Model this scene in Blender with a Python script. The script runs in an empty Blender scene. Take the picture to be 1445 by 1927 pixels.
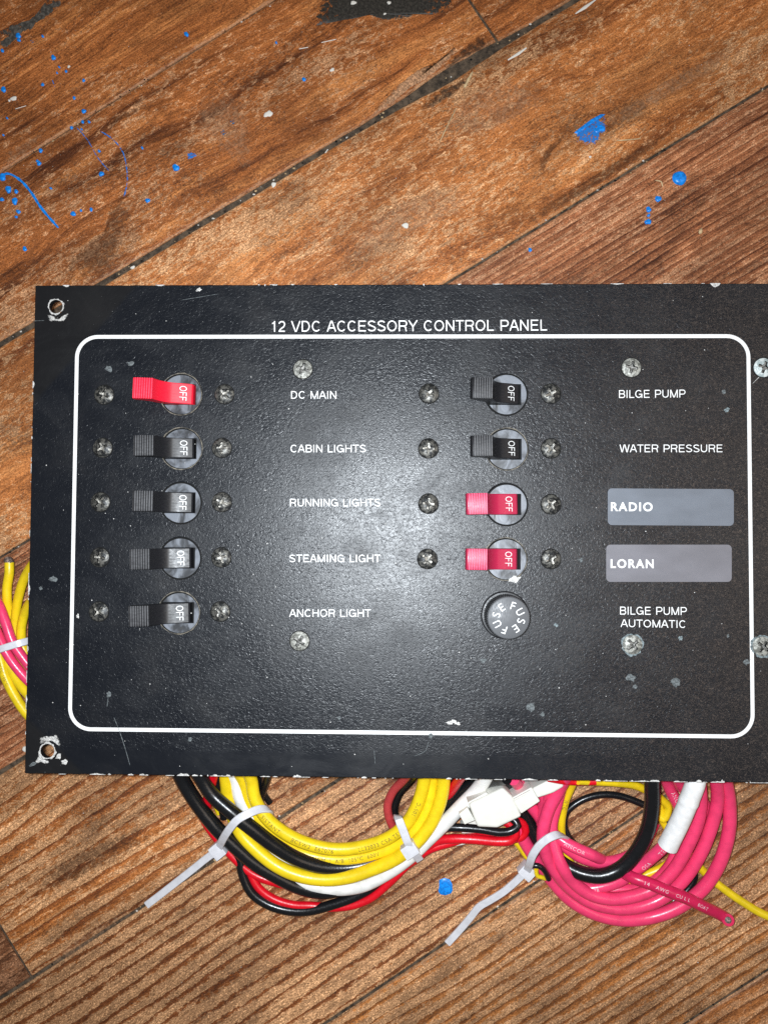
import bpy, bmesh, math, random
import numpy as np
from mathutils import Matrix, Vector

random.seed(7)
rng = np.random.default_rng(7)
S = bpy.context.scene
C = S.collection
MM = 0.001

# ------------------------------------------------------------------ camera
PLATE_TOP = 0.043                     # top face of the panel above the floor
CAM_POS = Vector((0, 0, PLATE_TOP + 0.26016))
a_, b_, c_ = 0.035388, 0.023858, 0.005123
CAM_ROT = Matrix.Rotation(c_, 3, 'Z') @ Matrix.Rotation(b_, 3, 'Y') @ Matrix.Rotation(a_, 3, 'X')
FPX, IMW, IMH = 1448.0, 1445.0, 1927.0
cam = bpy.data.cameras.new('camera')
cam.sensor_fit = 'VERTICAL'
cam.sensor_height = 24.0
cam.lens = 24.0 * FPX / IMH
cam.clip_start = 0.01
cam.clip_end = 50
camo = bpy.data.objects.new('camera', cam)
C.objects.link(camo)
camo.matrix_world = Matrix.Translation(CAM_POS) @ CAM_ROT.to_4x4()
S.camera = camo

# ------------------------------------------------------------------ room light, flash, exposure
W = bpy.data.worlds.new('World')
S.world = W
W.use_nodes = True
bg = W.node_tree.nodes['Background']
bg.inputs['Color'].default_value = (1.0, 0.93, 0.86, 1)
bg.inputs['Strength'].default_value = 0.095

def area_lamp(name, loc, target, size, power, col, shape='DISK'):
    l = bpy.data.lights.new(name, 'AREA')
    l.shape = shape
    l.size = size
    l.energy = power
    l.color = col
    o = bpy.data.objects.new(name, l)
    C.objects.link(o)
    o.location = loc
    o.rotation_euler = (Vector(target) - Vector(loc)).to_track_quat('-Z', 'Y').to_euler()
    return o

# the phone's flash beside the lens, and an added warm fill for the panel's brown right side
area_lamp('phone_flash', (-0.007, 0.003, CAM_POS.z), (0.0, -0.005, 0), 0.007, 1.42, (0.88, 0.945, 1.0))
area_lamp('warm_fill_lamp', (1.12, 0.05, 1.7), (0.1, 0, 0), 1.1, 6.5, (1.0, 0.80, 0.62))

S.view_settings.view_transform = 'Standard'
S.view_settings.look = 'None'
S.view_settings.exposure = 0.0
S.view_settings.gamma = 1.0
S.view_settings.use_curve_mapping = False
S.cycles.use_denoising = False

# ------------------------------------------------------------------ helpers
def P(x, y, h):
    """A measured spot of the picture turned into a place in the world h metres above the floor."""
    d = CAM_ROT @ Vector(((x - IMW / 2) / FPX, -(y - IMH / 2) / FPX, -1.0))
    t = (h - CAM_POS.z) / d.z
    return CAM_POS + d * t

def px(h):
    """Metres covered by one picture pixel at height h."""
    return (CAM_POS.z - h) / FPX

def mesh(name, verts, faces, smooth=False):
    m = bpy.data.meshes.new(name)
    m.from_pydata([tuple(v) for v in verts], [], faces)
    m.update()
    if smooth:
        m.polygons.foreach_set('use_smooth', [True] * len(m.polygons))
    return m

def obj(name, me, mat=None, parent=None, **props):
    o = bpy.data.objects.new(name, me)
    C.objects.link(o)
    if mat is not None and me is not None and len(me.materials) == 0:
        me.materials.append(mat)
    if parent is not None:
        o.parent = parent
    for k, v in props.items():
        o[k] = v
    return o

def thing(name, label, cat, me=None, mat=None, loc=None, group=None):
    o = obj(name, me, mat)
    if loc is not None:
        o.location = loc
    o['label'] = label
    o['category'] = cat
    if group:
        o['group'] = group
    return o

def bm_mesh(name, bm, smooth=False):
    m = bpy.data.meshes.new(name)
    bmesh.ops.recalc_face_normals(bm, faces=bm.faces)
    bm.to_mesh(m)
    bm.free()
    if smooth:
        m.polygons.foreach_set('use_smooth', [True] * len(m.polygons))
    return m

def auto_smooth(me, ang=40):
    me.polygons.foreach_set('use_smooth', [True] * len(me.polygons))
    me.set_sharp_from_angle(angle=math.radians(ang))
    return me

# ------------------------------------------------------------------ node materials
class N:
    def __init__(self, name):
        self.m = bpy.data.materials.new(name)
        self.m.use_nodes = True
        self.t = self.m.node_tree
        self.b = self.t.nodes['Principled BSDF']
        self._oc = None
    def _set(self, sock, v):
        if v is None:
            return
        if isinstance(v, bpy.types.NodeSocket):
            self.t.links.new(v, sock)
        else:
            if sock.type == 'RGBA' and len(v) == 3:
                v = (*v, 1)
            sock.default_value = v
    def set(self, **kw):
        for k, v in kw.items():
            self._set(self.b.inputs[k.replace('_', ' ')], v)
        return self
    def math(self, op, a, b=None, c=None, clamp=False):
        n = self.t.nodes.new('ShaderNodeMath')
        n.operation = op
        n.use_clamp = clamp
        for i, v in enumerate((a, b, c)):
            if v is not None:
                self._set(n.inputs[i], v)
        return n.outputs[0]
    def oc(self):
        """object coordinates in millimetres"""
        if self._oc is None:
            tc = self.t.nodes.new('ShaderNodeTexCoord')
            n = self.t.nodes.new('ShaderNodeVectorMath')
            n.operation = 'SCALE'
            self.t.links.new(tc.outputs['Object'], n.inputs[0])
            n.inputs['Scale'].default_value = 1000.0
            self._oc = n.outputs[0]
        return self._oc
    def sep(self, v):
        n = self.t.nodes.new('ShaderNodeSeparateXYZ')
        self.t.links.new(v, n.inputs[0])
        return n.outputs
    def comb(self, x, y, z=0.0):
        n = self.t.nodes.new('ShaderNodeCombineXYZ')
        for i, v in enumerate((x, y, z)):
            self._set(n.inputs[i], v)
        return n.outputs[0]
    def scaled(self, v, sc, off=(0, 0, 0)):
        n = self.t.nodes.new('ShaderNodeMapping')
        self.t.links.new(v, n.inputs[0])
        n.inputs['Scale'].default_value = sc
        n.inputs['Location'].default_value = off
        return n.outputs[0]
    def noise(self, v, scale=1.0, detail=3.0, rough=0.55, dist=0.0):
        n = self.t.nodes.new('ShaderNodeTexNoise')
        self.t.links.new(v, n.inputs['Vector'])
        n.inputs['Scale'].default_value = scale
        n.inputs['Detail'].default_value = detail
        n.inputs['Roughness'].default_value = rough
        n.inputs['Distortion'].default_value = dist
        return n.outputs[0]
    def voronoi(self, v, scale=1.0, feature='F1', rnd=1.0):
        n = self.t.nodes.new('ShaderNodeTexVoronoi')
        n.feature = feature
        self.t.links.new(v, n.inputs['Vector'])
        n.inputs['Scale'].default_value = scale
        n.inputs['Randomness'].default_value = rnd
        return n.outputs[0]
    def ramp(self, v, lo, hi, out0=0.0, out1=1.0, smooth=True):
        n = self.t.nodes.new('ShaderNodeMapRange')
        n.interpolation_type = 'SMOOTHSTEP' if smooth else 'LINEAR'
        self._set(n.inputs[0], v)
        for i, q in enumerate((lo, hi, out0, out1)):
            self._set(n.inputs[i + 1], q)
        return n.outputs[0]
    def mix(self, f, a, b, mode='MIX'):
        n = self.t.nodes.new('ShaderNodeMix')
        n.data_type = 'RGBA'
        n.blend_type = mode
        self._set(n.inputs[0], f)
        self._set(n.inputs[6], a)
        self._set(n.inputs[7], b)
        return n.outputs[2]
    def bump(self, h, dist_mm=0.1, strength=1.0, prev=None):
        n = self.t.nodes.new('ShaderNodeBump')
        n.inputs['Strength'].default_value = 1.0
        self._set(n.inputs['Strength'], strength)
        n.inputs['Distance'].default_value = dist_mm * MM
        self.t.links.new(h, n.inputs['Height'])
        if prev is not None:
            self.t.links.new(prev, n.inputs['Normal'])
        return n.outputs[0]

def srgb(r, g, b):
    f = lambda c: ((c / 255 + 0.055) / 1.055) ** 2.4 if c > 10.3 else c / 255 / 12.92
    return (f(r), f(g), f(b))

def simple(name, col, rough=0.5, spec=0.5, var=0.0, vscale=0.8, **kw):
    n = N(name)
    c = col
    if var:
        k = n.noise(n.oc(), vscale, 4, 0.6)
        c = n.mix(n.ramp(k, 0.35, 0.65), tuple(x * (1 - var) for x in col), tuple(min(1, x * (1 + var)) for x in col))
    n.set(Base_Color=c, Roughness=rough)
    n.b.inputs['Specular IOR Level'].default_value = spec
    for k, v in kw.items():
        n._set(n.b.inputs[k.replace('_', ' ')], v)
    return n.m

def wood(name, seed, dark, mid, light, worn_or_sheen, period=6.0, ridge=0.0, warp=5.0, wornness=0.5, fine=0.5, bumpd=0.35, lowx=0.012):
    n = N(name)
    o = n.scaled(n.oc(), (1, 1, 1), (seed * 137.0, seed * 61.0, seed * 7.0))
    x, y, z = n.sep(o)
    mul = lambda a, b: n.math('MULTIPLY', a, b)
    add = lambda a, b: n.math('ADD', a, b)
    ctr = lambda a: n.math('SUBTRACT', a, 0.5)
    w = n.noise(n.scaled(o, (lowx, 0.028, 1)), 1.0, 2.0, 0.5)
    w2 = n.noise(n.scaled(o, (0.07, 0.2, 1), (3, 9, 0)), 1.0, 3, 0.6)
    v = add(y, mul(ctr(w), warp * 2))
    v = add(v, mul(ctr(w2), period * (0.3 - 0.16 * ridge)))
    # growth rings seen as bands along the board; on weathered boards a stepped ridge: painted shadow line, stained slope, bare crest
    g1 = n.noise(n.comb(mul(x, 0.007), mul(v, 1.1 / period), seed * 3.1), 1.0, 5, 0.68)
    gq = n.noise(n.comb(mul(x, 0.010), mul(v, 0.45 / period), seed * 1.7), 1.0, 3, 0.6)
    vr = add(v, add(mul(ctr(g1), period * 0.35), mul(ctr(gq), period * 1.5)))
    vr = add(vr, mul(ctr(n.noise(n.scaled(o, (0.30, 0.6, 1), (2, 6, 0)), 1.0, 5, 0.7)), period * 0.55 * ridge))
    ring = n.math('FRACT', n.math('DIVIDE', vr, -period))
    ring = add(mul(ring, 0.62), 0.24)
    band = add(mul(g1, 1 - ridge), mul(ring, ridge))
    # fibres, mottles at several sizes
    fb = n.noise(n.comb(mul(x, 0.06), mul(v, 1.3), seed), 1.0, 4, 0.65)
    mo = n.noise(n.scaled(o, (0.22, 0.5, 1)), 1.0, 8, 0.72, 0.8)
    mo2 = n.noise(n.scaled(o, (0.75, 1.15, 1), (5, 1, 0)), 1.0, 6, 0.7, 0.7)
    mo3 = n.noise(n.scaled(o, (1.6, 2.0, 1), (8, 3, 0)), 1.0, 3, 0.6, 0.5)
    pa = n.noise(n.scaled(o, (0.014, 0.04, 1), (1, 4, 0)), 1.0, 4, 0.6, 0.4)
    grime = n.noise(n.scaled(o, (0.022, 0.06, 1), (11, 14, 0)), 1.0, 7, 0.7, 0.5)
    bcol = n.mix(n.ramp(band, 0.34, 0.48), dark, mid)
    bcol = n.mix(n.ramp(band, 0.5, 0.66), bcol, light)
    bcol = n.mix(mul(n.ramp(fb, 0.52, 0.36), fine * 0.6), bcol, n.mix(1.0, bcol, (0.50, 0.42, 0.38), 'MULTIPLY'))
    # where the finish is rubbed away: pale, flecked wood
    wm = add(mul(pa, 0.9 - 0.4 * ridge), mul(band, 1.2 * ridge + 0.15))
    wm = add(wm, mul(ctr(mo), 1.3 - 0.5 * ridge))
    wm = add(wm, mul(ctr(mo2), 0.5))
    lo = 0.96 - 0.66 * wornness + 0.30 * ridge
    wmask = n.ramp(wm, lo, lo + 0.13)
    wcol = n.mix(n.ramp(mo2, 0.40, 0.60), tuple(q * 0.50 for q in worn_or_sheen), worn_or_sheen)
    wcol = n.mix(n.ramp(mo3, 0.56, 0.68), wcol, tuple(min(1, q * 1.28) for q in worn_or_sheen))
    col = n.mix(mul(wmask, 0.9), bcol, wcol)
    # ground-in dirt: fields of dark flecks
    dm = add(mul(ctr(grime), 1.6), mul(ctr(mo2), 1.5))
    col = n.mix(mul(n.ramp(dm, 0.06, 0.26), 0.8), col, n.mix(1.0, col, (0.40, 0.37, 0.36), 'MULTIPLY'))
    fld = n.noise(n.scaled(o, (0.012, 0.030, 1), (41, 33, 0)), 1.0, 5, 0.62, 0.8)
    col = n.mix(1.0, col, n.mix(n.ramp(fld, 0.36, 0.62), (0.68, 0.66, 0.65), (1.12, 1.11, 1.10)), 'MULTIPLY')
    col = n.mix(1.0, col, n.mix(n.ramp(mo3, 0.32, 0.68), (0.60, 0.57, 0.54), (1.40, 1.40, 1.40)), 'MULTIPLY')
    col = n.mix(1.0, col, n.mix(n.ramp(mo, 0.3, 0.7), (0.78, 0.76, 0.74), (1.30, 1.30, 1.30)), 'MULTIPLY')
    col = n.mix(1.0, col, n.mix(n.ramp(fb, 0.36, 0.64), (0.80, 0.78, 0.76), (1.14, 1.14, 1.14)), 'MULTIPLY')
    edge = n.t.nodes.new('ShaderNodeAttribute')
    edge.attribute_name = 'edge'
    em = n.ramp(add(edge.outputs['Fac'], mul(ctr(mo), 3.0)), 0.6, 0.9)
    col = n.mix(mul(em, 0.5), col, wcol)
    pit = n.noise(n.scaled(o, (0.55, 1.3, 1), (7, 2, 0)), 1.0, 4, 0.6, 0.3)
    col = n.mix(mul(n.ramp(pit, 0.62, 0.70), 0.75), col, tuple(q * 0.35 for q in dark))
    spk = n.noise(n.scaled(o, (0.9, 0.9, 1), (17, 22, 0)), 1.0, 2, 0.5)
    col = n.mix(mul(n.ramp(spk, 0.735, 0.76), 0.6), col, (0.5, 0.42, 0.34))
    h = add(mul(band, 0.5 + 0.9 * ridge), mul(fb, 0.35))
    h = add(h, mul(mo, 0.6))
    h = add(h, mul(mo2, 0.4))
    n.set(Base_Color=col, Roughness=n.ramp(mo2, 0.3, 0.7, 0.38, 0.62), Normal=n.bump(h, bumpd, 1.0))
    n.b.inputs['Specular IOR Level'].default_value = 0.35
    return n.m

# ------------------------------------------------------------------ text
_tc = {}
def text_geo(s, bold=0.0, spacing=1.0):
    """Flat letter outlines as (verts Nx2 scaled to the unit box, faces)."""
    k = (s, bold, spacing)
    if k not in _tc:
        cu = bpy.data.curves.new('lettering', 'FONT')
        cu.body = s
        cu.resolution_u = 4
        cu.offset = bold
        cu.space_character = spacing
        cu.fill_mode = 'BOTH'
        o = bpy.data.objects.new('lettering', cu)
        C.objects.link(o)
        bpy.context.view_layer.update()
        me = bpy.data.meshes.new_from_object(o.evaluated_get(bpy.context.evaluated_depsgraph_get()))
        v = np.array([q.co[:2] for q in me.vertices])
        f = [tuple(p.vertices) for p in me.polygons]
        bpy.data.objects.remove(o)
        bpy.data.curves.remove(cu)
        bpy.data.meshes.remove(me)
        lo, hi = v.min(0), v.max(0)
        _tc[k] = ((v - lo) / (hi - lo), f, (hi - lo)[0] / (hi - lo)[1])
    return _tc[k]

def arc_(cx, cy, rx, ry, a0, a1, n=14):
    return [(cx + rx * math.cos(math.radians(a0 + (a1 - a0) * k / n)), cy + ry * math.sin(math.radians(a0 + (a1 - a0) * k / n))) for k in range(n + 1)]
def glyph_strokes(ch, w):
    """Centre lines of a plain grotesque capital of height 1, and its advance."""
    l = w / 2
    t, b, m = 1 - l, l, 0.52
    bow = lambda x0, x1, y0, y1: [(x0, y1), (x1 - (y1 - y0) / 2, y1)] + arc_(x1 - (y1 - y0) / 2, (y0 + y1) / 2, (y1 - y0) / 2, (y1 - y0) / 2, 90, -90)[1:] + [(x0, y0)]
    G = {
        'A': (0.93, [[(0.065, 0), (0.44, 1)], [(0.865, 0), (0.49, 1)], [(0.2, 0.34), (0.73, 0.34)]]),
        'B': (0.93, [[(0.16, 0), (0.16, 1)], bow(0.16, 0.78, m, t), bow(0.16, 0.82, b, m)]),
        'C': (1.0, [arc_(0.51, 0.5, 0.40 - l / 2, 0.5 - l, 42, 318, 30)]),
        'D': (1.0, [[(0.16, 0), (0.16, 1)], [(0.16, t), (0.46, t)] + arc_(0.46, 0.5, 0.39 - l / 2, 0.5 - l, 90, -90, 22)[1:] + [(0.16, b)]]),
        'E': (0.93, [[(0.17, 0), (0.17, 1)], [(0.17, t), (0.82, t)], [(0.17, m), (0.77, m)], [(0.17, b), (0.84, b)]]),
        'F': (0.85, [[(0.17, 0), (0.17, 1)], [(0.17, t), (0.79, t)], [(0.17, m), (0.71, m)]]),
        'G': (1.08, [arc_(0.53, 0.5, 0.42 - l / 2, 0.5 - l, 42, 345, 32), [(0.55, 0.46), (0.95, 0.46)], [(0.93, 0.5), (0.93, 0)]]),
        'H': (1.0, [[(0.16, 0), (0.16, 1)], [(0.84, 0), (0.84, 1)], [(0.16, m), (0.84, m)]]),
        'I': (0.39, [[(0.195, 0), (0.195, 1)]]),
        'L': (0.77, [[(0.16, 0), (0.16, 1)], [(0.16, b), (0.73, b)]]),
        'M': (1.16, [[(0.16, 0), (0.16, 1)], [(1.0, 0), (1.0, 1)], [(0.17, 0.98), (0.55, 0.03)], [(0.99, 0.98), (0.61, 0.03)]]),
        'N': (1.0, [[(0.16, 0), (0.16, 1)], [(0.84, 0), (0.84, 1)], [(0.17, 0.97), (0.83, 0.03)]]),
        'O': (1.08, [arc_(0.54, 0.5, 0.46 - l, 0.5 - l, 0, 360, 40)]),
        'P': (0.93, [[(0.16, 0), (0.16, 1)], bow(0.16, 0.83, 0.43, t)]),
        'R': (1.0, [[(0.16, 0), (0.16, 1)], bow(0.16, 0.86, m - 0.04, t), [(0.55, m - 0.04), (0.70, m - 0.10), (0.78, 0.30), (0.79, 0.12), (0.84, 0)]]),
        'S': (0.93, [arc_(0.465, 0.745, 0.31, 0.255 - l, 20, 250, 18) + arc_(0.465, 0.265, 0.335, 0.265 - l, 75, -165, 20)]),
        'T': (0.85, [[(0.03, t), (0.82, t)], [(0.425, 0), (0.425, 1)]]),
        'U': (1.0, [[(0.16, 1), (0.16, 0.36)] + arc_(0.5, 0.36, 0.34, 0.36 - l, 180, 360, 18)[1:] + [(0.84, 1)]]),
        'V': (0.93, [[(0.06, 1), (0.44, 0)], [(0.87, 1), (0.49, 0)]]),
        'W': (1.31, [[(0.07, 1), (0.33, 0)], [(0.62, 1), (0.36, 0)], [(0.69, 1), (0.95, 0)], [(1.24, 1), (0.98, 0)]]),
        'Y': (0.93, [[(0.06, 1), (0.465, 0.42)], [(0.87, 1), (0.465, 0.42)], [(0.465, 0.46), (0.465, 0)]]),
        '1': (0.77, [[(0.46, 0), (0.46, 1)], [(0.46, 0.93), (0.40, 0.82), (0.22, 0.77)]]),
        '2': (0.77, [arc_(0.39, 0.70, 0.27, 0.30 - l, 170, -20, 16) + [(0.58, 0.48), (0.28, 0.26), (0.12, b)], [(0.08, b), (0.68, b)]]),
        ' ': (0.50, []),
    }
    return G[ch]
_sc = {}
def stroke_text(s, w=0.125):
    """Letters built from strokes of even width, scaled to the unit box; every stroke a little above the last."""
    if (s, w) in _sc:
        return _sc[(s, w)]
    vs, fs, x0 = [], [], 0.0
    li = 0
    for ch in s:
        adv, strokes = glyph_strokes(ch, w)
        for st in strokes:
            pts = [np.array((x0 + p[0], p[1])) for p in st]
            n = len(pts)
            i0 = len(vs)
            for i in range(n):
                a, b = pts[max(i - 1, 0)], pts[min(i + 1, n - 1)]
                d1 = pts[i] - a if i else b - pts[i]
                d2 = b - pts[i] if i < n - 1 else d1
                d1, d2 = d1 / np.linalg.norm(d1), d2 / np.linalg.norm(d2)
                t = d1 + d2
                t /= np.linalg.norm(t)
                k = 1 / max(0.5, float(np.dot(t, d1)))
                nn = np.array((-t[1], t[0])) * w / 2 * k
                vs.append((*(pts[i] + nn), li))
                vs.append((*(pts[i] - nn), li))
            for i in range(n - 1):
                fs.append((i0 + 2 * i, i0 + 2 * i + 1, i0 + 2 * i + 3, i0 + 2 * i + 2))
            li += 1
        x0 += adv
    v = np.array(vs)
    lo, hi = v[:, 0].min(), v[:, 0].max()
    v[:, 0] = (v[:, 0] - lo) / (hi - lo)
    _sc[(s, w)] = (v, fs)
    return v, fs
def strokes_on(A, B, Cc, s, mat, parent, w=0.125, lift=0.00004):
    v, f = stroke_text(s, w)
    A, B, Cc = Vector(A), Vector(B), Vector(Cc)
    vs = [A + (B - A) * q[0] + (Cc - A) * q[1] + Vector((0, 0, lift + q[2] % 4 * 4e-6)) for q in v]
    return obj('lettering', mesh('lettering', vs, f), mat, parent)

def letters_on(A, B, Cc, s, mat, parent, bold=0.0, spacing=1.0, up=Vector((0, 0, 1)), lift=0.00004, jitter=0):
    """Lettering filling the parallelogram A (lower left), B (lower right), Cc (upper left)."""
    v, f, asp = text_geo(s, bold, spacing)
    A, B, Cc = Vector(A), Vector(B), Vector(Cc)
    vs = [A + (B - A) * q[0] + (Cc - A) * q[1] + up * lift for q in v]
    return obj('lettering', mesh('lettering', vs, f), mat, parent)

# ------------------------------------------------------------------ materials
M = {}
M['white_print'] = simple('white_print', (0.80, 0.80, 0.79), 0.5, 0.4, 0.06, 1.5)
M['plate'] = None
def plate_material():
    n = N('black_leather_grain_paint')
    o = n.oc()
    x, y, z = n.sep(o)
    big = n.noise(n.scaled(o, (0.02, 0.03, 1)), 1.0, 3)
    a = n.noise(n.scaled(o, (1.0, 1.25, 1)), 0.95, 2.5, 0.5, 0.9)
    ridged = n.math('ABSOLUTE', n.math('SUBTRACT', a, 0.5))
    c = n.noise(o, 3.0, 2, 0.5)
    # corner reflections painted in as diagonals, and a smoother strip along the lower edge
    strip = n.ramp(y, -73.0, -70.5, 0.22, 1.0)
    tl = n.math('SUBTRACT', y, n.math('MULTIPLY', x, 1.18))
    bl = n.math('ADD', n.math('MULTIPLY', x, 0.95), y)
    corner = n.math('MAXIMUM', n.ramp(tl, 194.0, 197.0), n.ramp(bl, -180.0, -183.0))
    st = n.math('MULTIPLY', strip, n.ramp(corner, 0, 1, 1.0, 0.45))
    st = n.math('MULTIPLY', st, n.ramp(big, 0.3, 0.7, 0.75, 1.0))
    h = n.math('ADD', n.math('MULTIPLY', ridged, -2.2), n.math('MULTIPLY', a, 0.5))
    h = n.math('ADD', h, n.math('MULTIPLY', c, 0.22))
    nb = n.bump(h, 0.085, st)
    dust = n.noise(n.scaled(o, (0.05, 0.05, 1), (4, 4, 0)), 1.0, 6, 0.7)
    col = n.mix(n.ramp(dust, 0.45, 0.75, 0.0, 0.5), (0.0040, 0.0054, 0.0088), (0.013, 0.0130, 0.0145))
    col = n.mix(n.math('MULTIPLY', corner, 0.5), col, (0.012, 0.011, 0.010))
    worn_or_sheen = n.ramp(n.math('MULTIPLY', n.ramp(ridged, 0.0, 0.035, 1.0, 0.0), n.ramp(x, -40.0, 120.0)), 0.2, 1.0, 0.0, 0.8)  # brown room reflection painted on the grain, growing to the right
    col = n.mix(worn_or_sheen, col, (0.085, 0.066, 0.056))
    sp = n.noise(n.scaled(o, (1, 1, 1), (9, 9, 9)), 1.3, 2, 0.5)
    col = n.mix(n.ramp(sp, 0.755, 0.79, 0, 0.5), col, (0.25, 0.25, 0.25))
    n.set(Base_Color=col, Roughness=n.math('ADD', n.ramp(dust, 0.3, 0.7, 0.31, 0.39), n.ramp(n.noise(n.scaled(o, (0.035, 0.05, 1), (31, 12, 0)), 1.0, 5, 0.65, 1.2), 0.46, 0.66, 0.0, 0.09)), Normal=nb)
    n.b.inputs['Specular IOR Level'].default_value = 0.46
    return n.m
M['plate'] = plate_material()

def plastic(name, col, rough, dirt=0.3, spec=0.5):
    n = N(name)
    o = n.oc()
    k = n.noise(o, 0.5, 5, 0.65)
    k2 = n.noise(n.scaled(o, (3, 0.8, 1)), 1.0, 3)
    c = n.mix(n.ramp(k, 0.45, 0.7, 0, dirt), col, tuple(0.5 * q + 0.05 for q in col))
    n.set(Base_Color=c, Roughness=n.ramp(k2, 0.3, 0.7, rough * 0.8, rough * 1.25), Normal=n.bump(k, 0.02))
    n.b.inputs['Specular IOR Level'].default_value = spec
    return n.m
M['black_plastic'] = plastic('black_switch_plastic', (0.013, 0.013, 0.015), 0.42)
def lever(name, col, rubbed, rough):
    """Lever plastic, its ribbed tip rubbed paler by fingers."""
    n = N(name)
    o = n.oc()
    x, y, z = n.sep(o)
    k = n.noise(n.scaled(o, (0.6, 1.5, 1)), 1.0, 4, 0.65)
    rub = n.math('MULTIPLY', n.ramp(z, 10.25, 10.5), n.ramp(k, 0.3, 0.6, 0.55, 1.0))
    n.set(Base_Color=n.mix(rub, col, rubbed), Roughness=n.ramp(k, 0.3, 0.7, rough * 0.85, rough * 1.2))
    return n.m
M['black_lever'] = lever('black_lever_plastic', (0.010, 0.010, 0.012), (0.095, 0.095, 0.10), 0.43)
M['grey_bushing'] = plastic('grey_bushing_plastic', (0.125, 0.135, 0.155), 0.36, 0.6)
def bushing_material():
    n = N('streaked_grey_bushing')
    o = n.oc()
    info = n.t.nodes.new('ShaderNodeObjectInfo')
    x, y, z = n.sep(o)
    o2 = n.comb(n.math('ADD', x, n.math('MULTIPLY', info.outputs['Random'], 90.0)), y, z)
    k = n.noise(n.scaled(o2, (0.22, 0.14, 1)), 1.0, 3, 0.55, 0.6)
    k2 = n.noise(o2, 0.9, 5, 0.7)
    c = n.mix(n.ramp(k, 0.36, 0.62), (0.035, 0.037, 0.042), (0.185, 0.20, 0.228))
    c = n.mix(n.ramp(k2, 0.56, 0.72, 0, 0.4), c, (0.10, 0.085, 0.065))
    n.set(Base_Color=c, Roughness=0.38, Normal=n.bump(k, 0.15))
    return n.m
M['grey_bushing'] = bushing_material()
M['red_plastic'] = lever('red_lever_plastic', srgb(226, 26, 52), srgb(236, 62, 88), 0.45)
M['pink_plastic'] = lever('faded_red_lever_plastic', srgb(170, 34, 68), srgb(222, 86, 122), 0.36)
M['body'] = plastic('breaker_body_plastic', (0.02, 0.02, 0.022), 0.5)
M['fuse_top'] = plastic('fuse_cap_plastic', (0.095, 0.098, 0.105), 0.5, 0.3)

def metal(name, c1, c2, rough, metallic, scale):
    n = N(name)
    o = n.oc()
    info = n.t.nodes.new('ShaderNodeObjectInfo')
    r = n.math('MULTIPLY', info.outputs['Random'], 50.0)
    x, y, z = n.sep(o)
    o2 = n.comb(n.math('ADD', x, r), n.math('ADD', y, r), z)
    k = n.noise(o2, scale, 4, 0.65, 0.4)
    c = n.mix(n.ramp(k, 0.42, 0.6), c1, c2)
    n.set(Base_Color=c, Roughness=rough, Metallic=metallic, Normal=n.bump(k, 0.12))
    return n.m
M['screw_dark'] = metal('tarnished_screw', (0.018, 0.019, 0.020), (0.15, 0.145, 0.13), 0.42, 0.5, 0.8)
M['recess_glint'] = metal('glinting_recess', (0.04, 0.04, 0.038), (0.34, 0.32, 0.28), 0.45, 0.5, 1.0)  # paler than the head: the cross's reflection painted in
M['recess_dirty'] = metal('dirty_recess', (0.05, 0.05, 0.045), (0.30, 0.29, 0.27), 0.6, 0.3, 1.0)
M['screw_pale'] = metal('corroded_pale_screw', (0.14, 0.14, 0.125), (0.46, 0.46, 0.42), 0.55, 0.3, 0.9)
M['screw_white'] = metal('chalky_screw', (0.32, 0.38, 0.38), (0.66, 0.70, 0.69), 0.6, 0.1, 0.8)
M['gap'] = simple('dark_gap', (0.006, 0.006, 0.006), 0.8, 0.2)
M['grey_ring'] = simple('bare_rim', (0.13, 0.115, 0.09), 0.6, 0.4, 0.7, 0.7)
M['chip'] = simple('bare_chip', (0.52, 0.51, 0.49), 0.6, 0.3, 0.42, 1.8)
M['fleck'] = simple('grey_fleck', (0.115, 0.128, 0.132), 0.7, 0.2, 0.5, 1.5)
M['chip_worn'] = None
M['verdigris'] = simple('pale_corrosion', (0.17, 0.205, 0.215), 0.8, 0.2, 0.5, 1.5)

def sticker_material(name, col):
    n = N(name)
    o = n.oc()
    k = n.noise(n.scaled(o, (0.06, 0.12, 1)), 1.0, 4, 0.6)
    n.set(Base_Color=n.mix(n.ramp(k, 0.3, 0.7), tuple(q * 0.82 for q in col), col), Roughness=0.42)
    return n.m
M['sticker_blue'] = sticker_material('grey_blue_label_film', (0.150, 0.168, 0.200))
M['sticker_grey'] = sticker_material('grey_label_film', (0.178, 0.174, 0.196))

def wire_mat(name, col, rough=0.33, spec=0.5):
    n = N(name)
    o = n.oc()
    k = n.noise(o, 0.25, 4, 0.6)
    k2 = n.noise(o, 1.4, 3, 0.6)
    c = n.mix(n.ramp(k, 0.4, 0.68, 0, 0.35), col, tuple(q * 0.58 for q in col))
    c = n.mix(n.ramp(k2, 0.66, 0.80, 0, 0.2), c, tuple(q * 0.4 for q in col))
    n.set(Base_Color=c, Roughness=n.ramp(k2, 0.3, 0.7, rough * 0.85, rough * 1.3), Normal=n.bump(k2, 0.03))
    n.b.inputs['Specular IOR Level'].default_value = spec
    return n.m
M['w_yellow'] = wire_mat('yellow_insulation', srgb(245, 212, 30))
M['w_black'] = wire_mat('black_insulation', (0.008, 0.0085, 0.010), 0.25)
M['w_red'] = wire_mat('red_insulation', srgb(222, 14, 34))
M['w_dullred'] = wire_mat('dull_red_insulation', srgb(190, 62, 66), 0.45)
M['w_pink'] = wire_mat('pink_insulation', srgb(244, 66, 114), 0.28, 0.6)
M['w_crimson'] = wire_mat('crimson_insulation', srgb(214, 36, 86), 0.28)
M['w_white'] = wire_mat('white_insulation', (0.88, 0.87, 0.84))
M['nylon'] = simple('milky_nylon', (0.66, 0.66, 0.70), 0.30, 0.5, 0.06, 0.4)
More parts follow.
